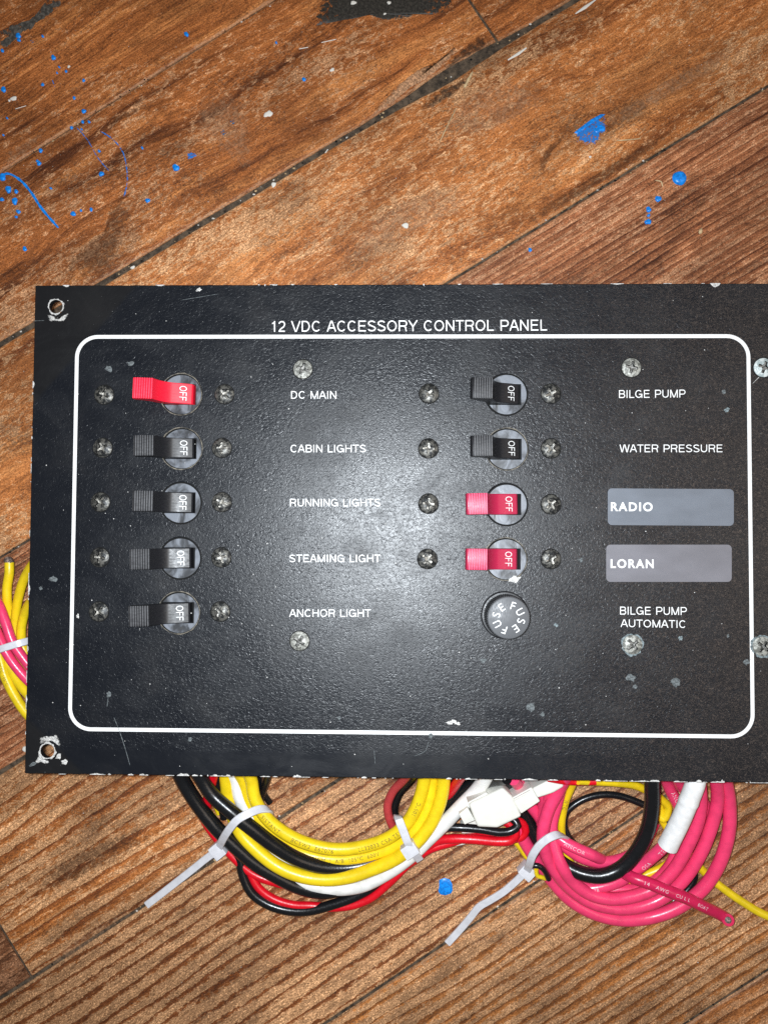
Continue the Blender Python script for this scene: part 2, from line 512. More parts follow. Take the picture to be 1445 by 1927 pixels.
M['connector'] = simple('ivory_connector_plastic', (0.74, 0.725, 0.66), 0.40, 0.5, 0.03, 0.3)
M['tape'] = simple('white_tape', (0.88, 0.87, 0.86), 0.5, 0.4, 0.06, 0.5)
M['copper'] = metal('tarnished_strands', (0.10, 0.085, 0.08), (0.40, 0.30, 0.25), 0.5, 0.5, 1.6)
M['ink_brown'] = simple('brown_ink', (0.16, 0.12, 0.03), 0.6, 0.3)
M['ink_white'] = simple('white_ink', (0.72, 0.50, 0.56), 0.6, 0.3)
M['ink_grey'] = simple('grey_ink', (0.30, 0.31, 0.32), 0.6, 0.3)
M['blue_paint'] = simple('blue_paint', srgb(16, 134, 232), 0.35, 0.5, 0.3, 0.9)
M['white_paint'] = simple('white_paint', (0.72, 0.69, 0.63), 0.6, 0.3)
M['straw'] = simple('straw_bits', (0.50, 0.36, 0.20), 0.6, 0.3, 0.3, 1.0)

def worn_paint(name, col, cut, scale=0.8, mottle=False, soft=0.1, most=1.0):
    n = N(name)
    k = n.noise(n.oc(), scale, 6, 0.72, 0.3)
    k2 = n.noise(n.oc(), scale * 2.2, 5, 0.7, 0.5)
    at = n.t.nodes.new('ShaderNodeAttribute')
    at.attribute_name = 'core'
    q = n.math('ADD', k, n.math('MULTIPLY', at.outputs['Fac'], 0.4))
    c = n.mix(n.ramp(k2, 0.4, 0.65), tuple(0.55 * v for v in col), tuple(1.7 * v for v in col)) if mottle else col
    n.set(Base_Color=c, Roughness=0.55, Alpha=n.ramp(q, cut + 0.25 - soft / 2, cut + 0.25 + soft / 2, 0.0, most))
    return n.m
M['chip_worn'] = worn_paint('scraped_bare_metal', (0.50, 0.49, 0.47), 0.47, 1.3, True, 0.16, 1.0)
M['blue_worn'] = worn_paint('worn_blue_paint', srgb(20, 118, 205), 0.60)
M['blue_faint'] = worn_paint('faint_blue_paint', srgb(40, 100, 140), 0.68, 1.2)
M['tar'] = worn_paint('dark_grey_stain', (0.030, 0.026, 0.021), 0.47, 0.5, True)
M['grey_stain'] = worn_paint('grey_paint_stain', (0.080, 0.072, 0.062), 0.52, 0.3, True)

# ------------------------------------------------------------------ floor
def grimy():
    n = N('seam_dirt')
    k = n.noise(n.oc(), 0.35, 7, 0.72)
    n.set(Base_Color=n.mix(n.ramp(k, 0.35, 0.68), (0.020, 0.014, 0.009), (0.13, 0.092, 0.060)), Roughness=0.9, Normal=n.bump(k, 0.6))
    return n.m
base = bmesh.new()
bmesh.ops.create_cube(base, size=1)
bmesh.ops.scale(base, vec=(0.62, 0.78, 0.012), verts=base.verts)
bmesh.ops.translate(base, vec=(0, 0, -0.006 - 0.0007), verts=base.verts)
floor = obj('wood_floor', bm_mesh('wood_floor', base), grimy(), None, kind='structure')

DK, MD, LT = srgb(96, 52, 24), srgb(152, 88, 42), srgb(190, 118, 62)
WORN = srgb(190, 140, 98)
# seams between boards: two spots on the photographed floor, half gap in mm
seams = [((0, -80), (300, -265), 0.5), ((0, 325), (300, 136), 0.12), ((0, 648), (940, 84), 1.05), ((0, 1049), (1445, 160), 0.45),
         ((0, 1454), (1445, 556), 0.7), ((0, 1880), (280, 1699), 0.6), ((619, 1923), (1021, 1654), 0.5), ((1291, 1927), (1445, 1827), 0.5),
         ((1291, 2370), (1445, 2269), 0.5)]
def seam_line(s):
    A, B = P(*s[0], 0), P(*s[1], 0)
    return A, (B - A).normalized()
# boards: (upper seam, lower seam, from, to (positions along the board in m, None = far), material settings)
upper = dict(dark=srgb(102, 56, 28), mid=srgb(164, 99, 52), light=srgb(200, 132, 76), worn_or_sheen=srgb(200, 152, 112))
boards = [
    (0, 1, None, ((880, 0), (916, 51)), dict(period=6.0, warp=6, wornness=0.52, fine=0.6, ridge=0.12, **upper)),
    (0, 1, ((880, 0), (916, 51)), None, dict(period=8.0, warp=12, wornness=0.6, fine=0.4, ridge=0.0, **upper)),
    (1, 2, None, ((905, 33), (941, 86)), dict(period=9.0, warp=11, wornness=0.62, fine=0.35, ridge=0.05, **upper)),
    (1, 2, ((905, 33), (941, 86)), None, dict(period=8.0, warp=9, wornness=0.6, fine=0.4, ridge=0.0, **upper)),
    (2, 3, None, None, dict(period=14.0, warp=12, wornness=0.66, fine=0.25, ridge=0.0, dark=srgb(134, 76, 38), mid=srgb(182, 114, 62), light=srgb(206, 140, 84), worn_or_sheen=srgb(210, 162, 118))),
    (3, 4, None, None, dict(period=3.0, warp=1.8, wornness=0.56, fine=0.8, ridge=0.42, dark=srgb(104, 58, 36), mid=srgb(156, 98, 64), light=srgb(186, 130, 92), worn_or_sheen=srgb(198, 148, 112))),
    (4, 5, None, ((0, 1742), (61, 1841)), dict(period=6.0, warp=4, wornness=0.6, fine=0.6, ridge=0.4, dark=srgb(70, 44, 28), mid=srgb(118, 76, 50), light=srgb(160, 110, 76), worn_or_sheen=srgb(170, 124, 92))),
    (4, 5, ((0, 1742), (61, 1841)), None, dict(period=5.6, warp=4.5, wornness=0.66, fine=0.45, ridge=0.6, dark=srgb(128, 72, 36), mid=srgb(174, 108, 56), light=srgb(196, 136, 84), worn_or_sheen=srgb(212, 164, 120))),
    (5, 6, None, None, dict(period=5.0, warp=1.6, wornness=0.78, fine=0.35, ridge=1.0, dark=srgb(128, 74, 38), mid=srgb(176, 110, 56), light=srgb(198, 138, 86), worn_or_sheen=srgb(216, 168, 124))),
    (6, 7, None, None, dict(period=4.4, warp=1.8, wornness=0.66, fine=0.45, ridge=0.8, dark=srgb(136, 84, 42), mid=srgb(190, 124, 66), light=srgb(212, 152, 94), worn_or_sheen=srgb(206, 160, 118))),
    (7, 8, None, None, dict(period=6.0, warp=3, wornness=0.6, fine=0.45, ridge=0.6, dark=srgb(116, 70, 36), mid=srgb(166, 106, 58), light=srgb(194, 134, 84), worn_or_sheen=srgb(196, 148, 108))),
]
def ragged(n, amp, seed):
    r = np.random.default_rng(seed)
    out = np.zeros(n)
    for k, a in ((6, 0.5), (17, 0.3), (45, 0.35), (110, 0.3)):
        out += a * np.interp(np.linspace(0, k, n), np.arange(k + 1), r.normal(0, 1, k + 1))
    return out * amp
for i, (sa, sb, fr, to, kw) in enumerate(boards):
    (Aa, da), (Ab, db) = seam_line(seams[sa]), seam_line(seams[sb])
    wide = (None, da if sa == 2 else db if sb == 2 else None)
    org = (Aa + Ab) / 2
    org.z = 0
    d = (da + db).normalized()
    ang = math.atan2(d.y, d.x)
    nrm = Vector((-d.y, d.x, 0))
    def local(p):
        q = p - org
        return q.dot(d), q.dot(nrm)
    x0, x1 = -0.30, 0.55
    xc = (-org).dot(d)
    x0, x1 = xc - 0.34, xc + 0.34
    sk0 = sk1 = 0.0
    def cut(line):
        (xa, ya), (xb, yb) = local(P(*line[0], 0)), local(P(*line[1], 0))
        k = (xb - xa) / (yb - ya)
        return xa - k * ya, k
    if fr:
        x0, sk0 = cut(fr)
        x0 += 0.0006
    if to:
        x1, sk1 = cut(to)
        x1 -= 0.0006
    n = 240
    t = np.linspace(0, 1, n)
    def edge(A, dd, gap, seed):
        (xa, ya) = local(A)
        (xb, yb) = local(A + dd * 0.1)
        xs = x0 + (x1 - x0) * t
        broken = 0.0
        if dd is wide[1]:
            xg = local(P(862, 132, 0))[0]
            broken = 0.0019 * np.exp(-((xs - xg) / 0.022) ** 2) * (1 + 0.35 * ragged(n, 1.0, 99)) * (1 if gap > 0 else -1)
        return ya + (yb - ya) / (xb - xa) * (xs - xa) + gap + broken + ragged(n, 0.00014, seed)
    ya = edge(Aa, da, -seams[sa][2] * MM, i * 2 + 1)
    yb = edge(Ab, db, seams[sb][2] * MM, i * 2 + 2)
    rows = []
    bev = 0.0007
    for z, iny in ((-0.007, 0), (-bev, 0), (-bev * 0.3, bev * 0.35), (0, bev), (0, 0.0020)):
        rows.append((ya - iny, z))
    for z, iny in ((0, 0.0020), (0, bev), (-bev * 0.3, bev * 0.35), (-bev, 0), (-0.007, 0)):
        rows.append((yb + iny, z))
    vs, fs = [], []
    wob = ragged(n, 0.00012, 70 + i)
    for yy, z in rows:
        xs = x0 + (x1 - x0) * t + sk0 * yy * (1 - t) + sk1 * yy * t
        for k in range(n):
            vs.append((xs[k], yy[k], z + (wob[k] * 0.4 if z > -0.005 else 0)))
    R = len(rows)
    for r in range(R - 1):
        for k in range(n - 1):
            fs.append((r * n + k, (r + 1) * n + k, (r + 1) * n + k + 1, r * n + k + 1))
    fs.append(tuple(r * n for r in range(R))[::-1])
    fs.append(tuple(r * n + n - 1 for r in range(R)))
    pme = mesh('plank', vs, fs)
    at = pme.attributes.new('edge', 'FLOAT', 'POINT')
    at.data.foreach_set('value', [e for e in (1, 1, 1, 0.8, 0, 0, 0.8, 1, 1, 1) for k in range(n)])
    o = obj('plank', auto_smooth(pme, 50), wood('worn_board', i + 1, **kw), floor)
    o.location = org
    o.rotation_euler = (0, 0, ang)

# paint drops, specks and smears on the boards
def blob(name, cx, cy, r, mat, h=0.00025, z=0.00025, ell=1.0, ang=0.0, rough=0.12, n=18, pts=None, parent=None):
    parent = parent or floor
    if pts is None:
        ph = rng.uniform(0, 6.28, 3)
        pts = []
        for k in range(n):
            a = 2 * math.pi * k / n
            rr = r * (1 + rough * (math.sin(2 * a + ph[0]) * 0.5 + math.sin(3 * a + ph[1]) * 0.4 + math.sin(5 * a + ph[2]) * 0.3))
            x, y = rr * math.cos(a) * ell, rr * math.sin(a)
            pts.append((cx + x * math.cos(ang) - y * math.sin(ang), cy + x * math.sin(ang) + y * math.cos(ang)))
    zz = parent_z(parent) + z
    ring = [P(x, y, zz) for x, y in pts]
    c = sum(ring, Vector()) / len(ring)
    m = len(ring)
    vs = [v - c - Vector((0, 0, 0.0003 if parent is floor else 0.00002)) for v in ring]
    vs += [(v - c) * 0.86 + Vector((0, 0, h * 0.75)) for v in ring]
    vs += [(v - c) * 0.5 + Vector((0, 0, h)) for v in ring]
    vs.append(Vector((0, 0, h)))
    fs = []
    for q in range(2):
        for k in range(m):
            fs.append((q * m + k, q * m + (k + 1) % m, (q + 1) * m + (k + 1) % m, (q + 1) * m + k))
    for k in range(m):
        fs.append((2 * m + k, 2 * m + (k + 1) % m, 3 * m))
    me = mesh(name, vs, [f[::-1] for f in fs], True)
    at = me.attributes.new('core', 'FLOAT', 'POINT')
    at.data.foreach_set('value', [0.0] * m + [0.45] * m + [1.0] * (m + 1))
    o = obj(name, me, mat, parent)
    o.location = c
    return o
def parent_z(p):
    return 0.0 if p is floor else PLATE_TOP

def streak(name, pts, w, mat, h=0.0002, parent=None, z=0.0002):
    """A thin dribble along a polyline; w is the width in picture pixels."""
    pts = [Vector((*p, 0)) for p in pts]
    L, Rr = [], []
    for i, p in enumerate(pts):
        t = (pts[min(i + 1, len(pts) - 1)] - pts[max(i - 1, 0)]).normalized()
        nn = Vector((-t.y, t.x, 0))
        k = w * (0.35 if i in (0, len(pts) - 1) else rng.uniform(0.7, 1.25)) / 2
        L.append((p + nn * k)[:2])
        Rr.append((p - nn * k)[:2])
    zz = parent_z(parent or floor) + z
    A = [P(*q, zz) for q in L]
    B = [P(*q, zz) for q in Rr]
    c = A[0].copy()
    n = len(A)
    vs = [v - c for v in A] + [(A[i] + B[i]) / 2 - c + Vector((0, 0, h)) for i in range(n)] + [v - c for v in B]
    fs = []
    for q in range(2):
        for k in range(n - 1):
            fs.append((q * n + k, (q + 1) * n + k, (q + 1) * n + k + 1, q * n + k + 1))
    me = mesh(name, vs, fs, True)
    at = me.attributes.new('core', 'FLOAT', 'POINT')
    at.data.foreach_set('value', [0.75] * n + [1.0] * n + [0.75] * n)
    o = obj(name, me, mat, parent or floor)
    o.location = c
    return o
def dense(pts, m=5):
    out = []
    for i in range(len(pts) - 1):
        p0, p1, p2, p3 = (np.array(pts[max(0, min(len(pts) - 1, i + k))], float) for k in (-1, 0, 1, 2))
        for j in range(m):
            t = j / m
            out.append(tuple(0.5 * (2 * p1 + (p2 - p0) * t + (2 * p0 - 5 * p1 + 4 * p2 - p3) * t * t + (3 * p1 - p0 - 3 * p2 + p3) * t ** 3)))
    out.append(tuple(map(float, pts[-1])))
    return out

drops = [(35, 67, 5), (5, 95, 3), (81, 68, 2.5), (101, 108, 4.5), (125, 134, 2.5), (81, 159, 3), (7, 168, 5), (158, 151, 3), (140, 184, 3), (158, 209, 4),
         (135, 240, 3), (156, 229, 3), (168, 229, 2.5), (77, 283, 4), (74, 307, 4), (187, 284, 2.5), (5, 333, 7), (16, 356, 6), (31, 360, 4), (4, 375, 3.5),
         (28, 378, 5.5), (35, 398, 4), (31, 408, 2.5), (191, 327, 4.5), (96, 354, 2.5), (138, 402, 5), (172, 394, 3), (153, 396, 2.2), (47, 468, 4), (278, 377, 4),
         (268, 278, 2.5), (351, 64, 4), (520, 80, 2.2), (572, 149, 3.5), (331, 315, 6.5), (1278, 335, 13.5), (1238, 374, 5.5), (1220, 394, 5.5), (1220, 405, 3),
         (1219, 417, 5.5), (997, 470, 3.5), (112, 126, 2), (108, 137, 1.8), (14, 222, 2), (7, 254, 1.8), (154, 243, 2), (36, 75, 3.5), (71, 303, 3)]
for x, y, r in drops:
    big = r > 5
    blob('paint_drop', x, y, r, M['blue_paint'], 0.0009 if r > 12 else 0.00035, ell=rng.uniform(0.85, 1.2), ang=rng.uniform(0, 3), rough=0.05 if r > 12 else 0.22)
blob('paint_drop', 0, 0, 0, M['blue_paint'], 0.00012, pts=[(826, 1656), (836, 1652), (846, 1655), (851, 1664), (852, 1676), (849, 1682), (838, 1686), (828, 1684), (824, 1678), (826, 1668)])
for x, y, r, m in ((360, 293, 10, 'blue_worn'), (420, 250, 9, 'blue_faint'), (438, 230, 7, 'blue_faint'), (62, 78, 6, 'blue_faint'), (128, 60, 3, 'blue_faint')):
    blob('paint_smear', x, y, r, M[m], 0.0001, rough=0.4)
blob('paint_smear', 0, 0, 0, M['blue_worn'], 0.00015, pts=[(1071, 258), (1082, 244), (1098, 232), (1112, 222), (1130, 213), (1142, 213), (1150, 222), (1151, 238), (1144, 248), (1134, 252), (1133, 266), (1122, 279), (1104, 282), (1086, 278), (1074, 268)])
blob('paint_smear', 0, 0, 0, M['blue_paint'], 0.0002, z=0.0003, pts=[(1080, 249), (1096, 236), (1112, 224), (1130, 214), (1139, 214), (1131, 221), (1117, 230), (1102, 240), (1088, 252)])
blob('paint_smear', 1128, 242, 8, M['blue_paint'], 0.0002, z=0.0003, rough=0.4, ell=1.3)
streak('paint_dribble', dense([(0, 330), (18, 327), (40, 340), (60, 363), (76, 388), (92, 408), (111, 429)]), 4.6, M['blue_paint'])
streak('paint_dribble', dense([(145, 240), (165, 263), (185, 297), (206, 322)]), 2.0, M['blue_worn'])
streak('paint_dribble', dense([(190, 247), (214, 263), (231, 285), (238, 310), (240, 342), (234, 370)]), 2.6, M['blue_worn'])
streak('paint_dribble', dense([(99, 150), (104, 164)]), 2.2, M['blue_worn'])
for x, y, r in ((26, 185, 4.2), (18, 189, 1.8), (505, 214, 6), (331, 312, 3), (625, 131, 3.2), (665, 5, 4), (732, 5, 3), (724, 26, 2), (130, 125, 2), (763, 424, 5), (515, 347, 4), (250, 503, 3), (48, 1409, 5), (1110, 295, 2)):
    blob('paint_speck', x, y, r, M['white_paint'], 0.0002, ell=1.35, ang=-0.4, rough=0.3)
for pts, w in (([(563, 92), (580, 89)], 4), ([(605, 80), (632, 74)], 4), ([(955, 113), (975, 101), (990, 90)], 7), ([(1082, 26), (1100, 14), (1122, -2)], 5), ([(612, 288), (617, 281)], 5), ([(30, 205), (50, 199)], 3)):
    streak('paint_scrape', pts, w, M['white_paint'])
for pts, w in (([(873, 166), (881, 150), (889, 135)], 5), ([(827, 268), (841, 238), (858, 204)], 2.2), ([(1232, 340), (1243, 342), (1246, 352)], 2), ([(1316, 441), (1319, 430)], 6), ([(1160, 265), (1185, 263), (1205, 261)], 1.8)):
    streak('straw', dense(pts, 3), w, M['straw'], 0.0006)
blob('stain', 0, 0, 0, M['tar'], 0.00005, z=0.00012, pts=[(576, 52), (580, 30), (584, 2), (590, -20), (890, -20), (870, 6), (852, 22), (830, 28), (800, 26), (775, 32), (748, 39), (722, 38), (700, 31), (684, 27), (670, 34), (655, 37), (620, 42), (596, 48)])
blob('stain', 0, 0, 0, M['grey_stain'], 0.00005, z=0.00012, pts=[(-10, 108), (-10, 62), (20, 46), (52, 38), (72, 22), (95, -8), (140, -12), (120, 10), (98, 28), (72, 44), (56, 60), (38, 66), (18, 88)])
M['gouge'] = worn_paint('bare_gouged_wood', srgb(186, 140, 104), 0.45, 0.55, True, 0.2, 0.9)
M['grime'] = worn_paint('dark_grime', srgb(72, 42, 24), 0.55, 0.4, True, 0.34, 0.42)
M['char'] = worn_paint('blackened_wood', (0.034, 0.021, 0.013), 0.58, 0.40, True, 0.4, 0.75)
M['scuff'] = worn_paint('grey_scuff', srgb(172, 132, 100), 0.62, 0.45, True, 0.3, 0.38)
for mt, pts in (('gouge', [(690, 222), (712, 198), (745, 166), (786, 128), (833, 108), (868, 82), (878, 78), (862, 96), (838, 124), (806, 146), (770, 170), (732, 196), (702, 218)]),
                ('char', [(828, 130), (838, 112), (874, 84), (914, 60), (934, 72), (930, 84), (904, 96), (862, 118), (838, 134)]),
                ('char', [(784, 206), (826, 172), (870, 146), (902, 138), (880, 160), (846, 186), (806, 208)]),
                ('grime', [(96, 532), (146, 470), (196, 432), (212, 372), (240, 344), (264, 384), (238, 440), (226, 488), (206, 530), (150, 540)]),
                ('grime', [(184, 248), (206, 228), (240, 208), (280, 194), (262, 214), (226, 232), (200, 248)]),
                ('scuff', [(340, 190), (380, 158), (430, 150), (470, 176), (488, 220), (486, 280), (492, 330), (470, 346), (440, 320), (410, 300), (380, 268), (350, 236)]),
                ('scuff', [(0, 318), (0, 296), (40, 268), (90, 240), (94, 252), (56, 284), (20, 310)]),
                ('grime', [(1006, 332), (1014, 300), (1032, 272), (1062, 248), (1066, 254), (1044, 278), (1034, 300), (1020, 330)]),
                ('scuff', [(1090, 248), (1160, 208), (1250, 150), (1330, 104), (1420, 60), (1440, 76), (1360, 130), (1280, 176), (1190, 226), (1120, 262)]),
                ('grime', [(960, 430), (1030, 380), (1110, 330), (1200, 276), (1290, 222), (1300, 232), (1210, 296), (1120, 350), (1040, 404), (976, 446)]),
                ('scuff', [(660, 420), (760, 360), (850, 330), (930, 340), (900, 390), (820, 430), (720, 480), (640, 520), (600, 500)]),
                ('scuff', [(860, 160), (940, 130), (1040, 130), (1060, 190), (980, 250), (880, 280), (800, 270), (810, 210)]),
                ('grime', [(60, 1650), (140, 1600), (240, 1560), (300, 1540), (290, 1580), (200, 1630), (120, 1670), (50, 1700)]),
                ('scuff', [(66, 1830), (110, 1780), (180, 1740), (270, 1690), (276, 1702), (200, 1756), (140, 1800), (90, 1836)])):
    o = blob('stain', 0, 0, 0, M[mt], 0.00003, z=0.00008, pts=[(x + rng.normal(0, 2), y + rng.normal(0, 2)) for x, y in pts])
# grit in the seams and on the boards: nobody could count it
gv, gf, gm = [], [], []
def grit(x, y, r, k):
    c = P(x, y, 0.0003)
    n = 5
    i0 = len(gv)
    a0 = rng.uniform(0, 6)
    for j in range(n):
        a = a0 + 2 * math.pi * j / n
        rr = r * px(0) * rng.uniform(0.5, 1.3)
        gv.append((c.x + rr * math.cos(a) * 1.3, c.y + rr * math.sin(a), -0.0002))
    gv.append((c.x, c.y, 0.0004))
    for j in range(n):
        gf.append((i0 + j, i0 + (j + 1) % n, i0 + n))
        gm.append(k)
for s in seams[1:8]:
    (xa, ya), (xb, yb), g = s
    sl = (yb - ya) / (xb - xa)
    for q in range(70):
        x = rng.uniform(-10, 1455)
        grit(x, ya + sl * (x - xa) + rng.normal(0, 3.0), rng.uniform(0.8, 2.4), int(rng.choice([0, 1, 1, 2, 2])))
for q in range(420):
    grit(rng.uniform(0, 1445), rng.uniform(0, 1927), rng.uniform(0.5, 1.5), int(rng.choice([0, 1, 2, 2])))
gme = mesh('grit', gv, gf)
for k in ('white_paint', 'straw', 'gap'):
    gme.materials.append(M[k])
gme.polygons.foreach_set('material_index', gm)
obj('grit', gme, None, None, kind='stuff', label='tiny pale and dark grit scattered over the boards and seams', category='grit')

# ------------------------------------------------------------------ control panel
T = PLATE_TOP
panel = thing('control_panel', 'black textured metal switch panel with white border and lettering lying on the boards', 'switch panel', loc=(0, 0, 0))
TH = 0.0028
X0, Y1, Y0, X1 = -0.12717, 0.08708, -0.07983, 0.205
left_x = [(341, 742), (342, 844), (340, 946), (339, 1050), (337, 1153)]
right_x = [(952, 742), (953, 845), (952, 949), (951, 1052)]
fuse_c = (949, 1157)
HOLE_R = 39.5 * px(T)
holes = [(P(x, y, T), HOLE_R) for x, y in left_x + right_x] + [(P(*fuse_c, T), 0.0070)]
corner = [(P(106, 577, T), 0.00255), (P(90, 1413, T), 0.0026), (Vector((0.198, 0.0785, T)), 0.0026), (Vector((0.198, -0.0716, T)), 0.0026)]
cu = bpy.data.curves.new('face_plate', 'CURVE')
cu.dimensions = '2D'
cu.fill_mode = 'BOTH'
cu.extrude = TH / 2 - 0.0003
cu.bevel_depth = 0.0003
cu.bevel_resolution = 2
cu.offset = -0.0003
def poly(pts):
    sp = cu.splines.new('POLY')
    sp.points.add(len(pts) - 1)
    for q, (x, y) in zip(sp.points, pts):
        q.co = (x, y, 0, 1)
    sp.use_cyclic_u = True
edge_pts = []
def wobble(A, B, n):
    for k in range(n):
        t = k / n
        nx, ny = (B[1] - A[1]), -(B[0] - A[0])
        L = math.hypot(nx, ny)
        j = rng.normal(0, 0.00004) if k else 0
        edge_pts.append((A[0] + (B[0] - A[0]) * t + nx / L * j, A[1] + (B[1] - A[1]) * t + ny / L * j))
wobble((X0, Y0), (X1, Y0), 160)
wobble((X1, Y0), (X1, Y1), 80)
wobble((X1, Y1), (X0, Y1), 160)
wobble((X0, Y1), (X0, Y0), 80)
poly(edge_pts)
for c, r in holes + corner:
    poly([(c.x + r * math.cos(2 * math.pi * k / 56), c.y - r * math.sin(2 * math.pi * k / 56)) for k in range(56)])
tmp = bpy.data.objects.new('face_plate', cu)
C.objects.link(tmp)
bpy.context.view_layer.update()
pm = bpy.data.meshes.new_from_object(tmp.evaluated_get(bpy.context.evaluated_depsgraph_get()))
bpy.data.objects.remove(tmp)
pm.name = 'face_plate'
pm.materials.clear()
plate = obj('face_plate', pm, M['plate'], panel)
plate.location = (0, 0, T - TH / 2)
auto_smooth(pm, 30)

# white border line: rounded frame
fx0, fx1, fy0, fy1 = -0.11209, 0.11615, -0.06474, 0.06908
rc, lw = 0.0072, 0.00128
def rrect(off):
    out = []
    for cx, cy, a0 in ((fx1 - rc, fy1 - rc, 0), (fx0 + rc, fy1 - rc, 90), (fx0 + rc, fy0 + rc, 180), (fx1 - rc, fy0 + rc, 270)):
        for k in range(13):
            a = math.radians(a0 + k * 7.5)
            out.append((cx + (rc + off) * math.cos(a), cy + (rc + off) * math.sin(a), T + 0.00004))
    return out
o_, i_ = rrect(lw / 2), rrect(-lw / 2)
nn_ = len(o_)
obj('border_line', mesh('border_line', o_ + i_, [(k, (k + 1) % nn_, nn_ + (k + 1) % nn_, nn_ + k) for k in range(nn_)]), M['white_print'], panel)

# printed names
def print_px(s, x0, x1, yb, yt, parent=panel, bold=0.0, spacing=1.0, lift=0.00004, slope=0.0):
    A, B, Cc = P(x0, yb, T), P(x1, yb + slope, T), P(x0, yt, T)
    strokes_on(A, B, Cc, s, M['white_print'], parent, 0.114, lift=lift)
print_px('12 VDC ACCESSORY CONTROL PANEL', 512, 1029, 624.6, 604.2, spacing=1.12, slope=-2.5)
for s, x0, x1, yb, yt, sl in (('DC MAIN', 548, 633, 750.3, 736, 0), ('CABIN LIGHTS', 547, 688.5, 851.3, 837, 0), ('RUNNING LIGHTS', 546, 716, 953, 938.6, 0), ('STEAMING LIGHT', 545, 716, 1057.9, 1043.7, 0),
                              ('ANCHOR LIGHT', 544.5, 698, 1160.8, 1146.6, 0), ('BILGE PUMP', 1164, 1289, 749, 734.2, -1), ('WATER PRESSURE', 1165, 1358.5, 851, 836.6, 0),
                              ('BILGE PUMP', 1166, 1291.5, 1156.4, 1141.5, 1), ('AUTOMATIC', 1167, 1288.5, 1179.8, 1165.4, 2)):
    print_px(s, x0, x1, yb, yt, slope=sl, spacing=1.03)

def sticker(x0, x1, yt, yb, mat, s, tx0, tx1, tyb, tyt, tilt, lab):
    r = 8
    pts = []
    for cx, cy, a0 in ((x1 - r, yb - r, 0), (x0 + r, yb - r, 90), (x0 + r, yt + r, 180), (x1 - r, yt + r, 270)):
        for k in range(7):
            a = math.radians(a0 + k * 15)
            pts.append((cx + r * math.cos(a), cy + r * math.sin(a) + tilt * (cx - x0) / (x1 - x0)))
    top = [P(x, y, T + 0.00016) for x, y in pts]
    low = [P(x, y, T - 0.0001) for x, y in pts]
    n = len(top)
    o = obj('name_sticker', mesh('name_sticker', top + low, [tuple(range(n))[::-1]] + [(k, (k + 1) % n, n + (k + 1) % n, n + k) for k in range(n)]), mat, panel, label=lab)
    letters_on(P(tx0, tyb, T), P(tx1, tyb + 0.5, T), P(tx0, tyt, T), s, M['white_print'], o, 0.028, 1.22, lift=0.0002)
sticker(1143, 1380, 919, 988, M['sticker_blue'], 'RADIO', 1148.5, 1227, 962, 945, 1.5, 'grey blue film sticker reading RADIO')
sticker(1140, 1376, 1025, 1095, M['sticker_grey'], 'LORAN', 1148, 1229, 1069, 1052, 0, 'grey film sticker reading LORAN')

# screws: a domed head with a cross recess
def screw_mesh(name, R, dome, seed):
    nr, na = 20, 96
    vs, fs, mi = [(0, 0, dome - 0.0011)], [], []
    def inside(x, y):
        arm, reach = min(abs(x), abs(y)), max(abs(x), abs(y))
        return (arm < R * 0.13 and reach < R * 0.60) or (arm + reach < R * 0.36)
    for i in range(1, nr + 1):
        r = R * i / nr
        for k in range(na):
            a = 2 * math.pi * k / na
            x, y = r * math.cos(a), r * math.sin(a)
            z = dome * (1 - (r / R) ** 2.4)
            if inside(x, y):
                z -= 0.0011 - 0.0006 * r / (0.6 * R)
            vs.append((x, y, z))
    for k in range(na):
        fs.append((0, 1 + k, 1 + (k + 1) % na))
        mi.append(1)
    for i in range(nr - 1):
        for k in range(na):
            a, b = 1 + i * na + k, 1 + i * na + (k + 1) % na
            fs.append((a, a + na, b + na, b))
            ins = sum(inside(*vs[q][:2]) for q in fs[-1])
            mi.append(1 if ins == 4 else 2 if ins > 0 else 0)
    b0 = len(vs)
    for k in range(na):
        a = 2 * math.pi * k / na
        vs.append((R * math.cos(a), R * math.sin(a), -0.0006))
    for k in range(na):
        a, b = 1 + (nr - 1) * na + k, 1 + (nr - 1) * na + (k + 1) % na
        fs.append((a, b0 + k, b0 + (k + 1) % na, b))
        mi.append(0)
    me = mesh(name, vs, fs)
    return me, mi
pxT = px(T)
sm = {}
for k in ('screw_dark', 'screw_pale', 'screw_white'):
    me, mi = screw_mesh('screw', 17.8 * pxT, 0.0008, 1)
    for q in (M[k], M['recess_glint'] if k == 'screw_dark' else M['recess_dirty'], M['gap']):
        me.materials.append(q)
    me.polygons.foreach_set('material_index', mi)
    sm[k] = auto_smooth(me, 45)
rim_me = None
def ring_mesh(name, r0, r1, n=44, jit=0.0, z=0.0):
    vs = []
    ph = rng.uniform(0, 6.28, 3)
    for k in range(n):
        a = 2 * math.pi * k / n
        q = 1 + jit * (math.sin(3 * a + ph[0]) + math.sin(7 * a + ph[1]) * 0.7 + math.sin(13 * a + ph[2]) * 0.5 + rng.normal(0, 0.25))
        vs.append((r0 * math.cos(a), r0 * math.sin(a), z))
        vs.append((r1 * q * math.cos(a), r1 * q * math.sin(a), z))
    return mesh(name, vs, [(2 * k, 2 * k + 1, 2 * ((k + 1) % n) + 1, 2 * ((k + 1) % n)) for k in range(n)])
gap_ring = ring_mesh('screw_hole', 15 * pxT, 19.6 * pxT, 40, 0.015)
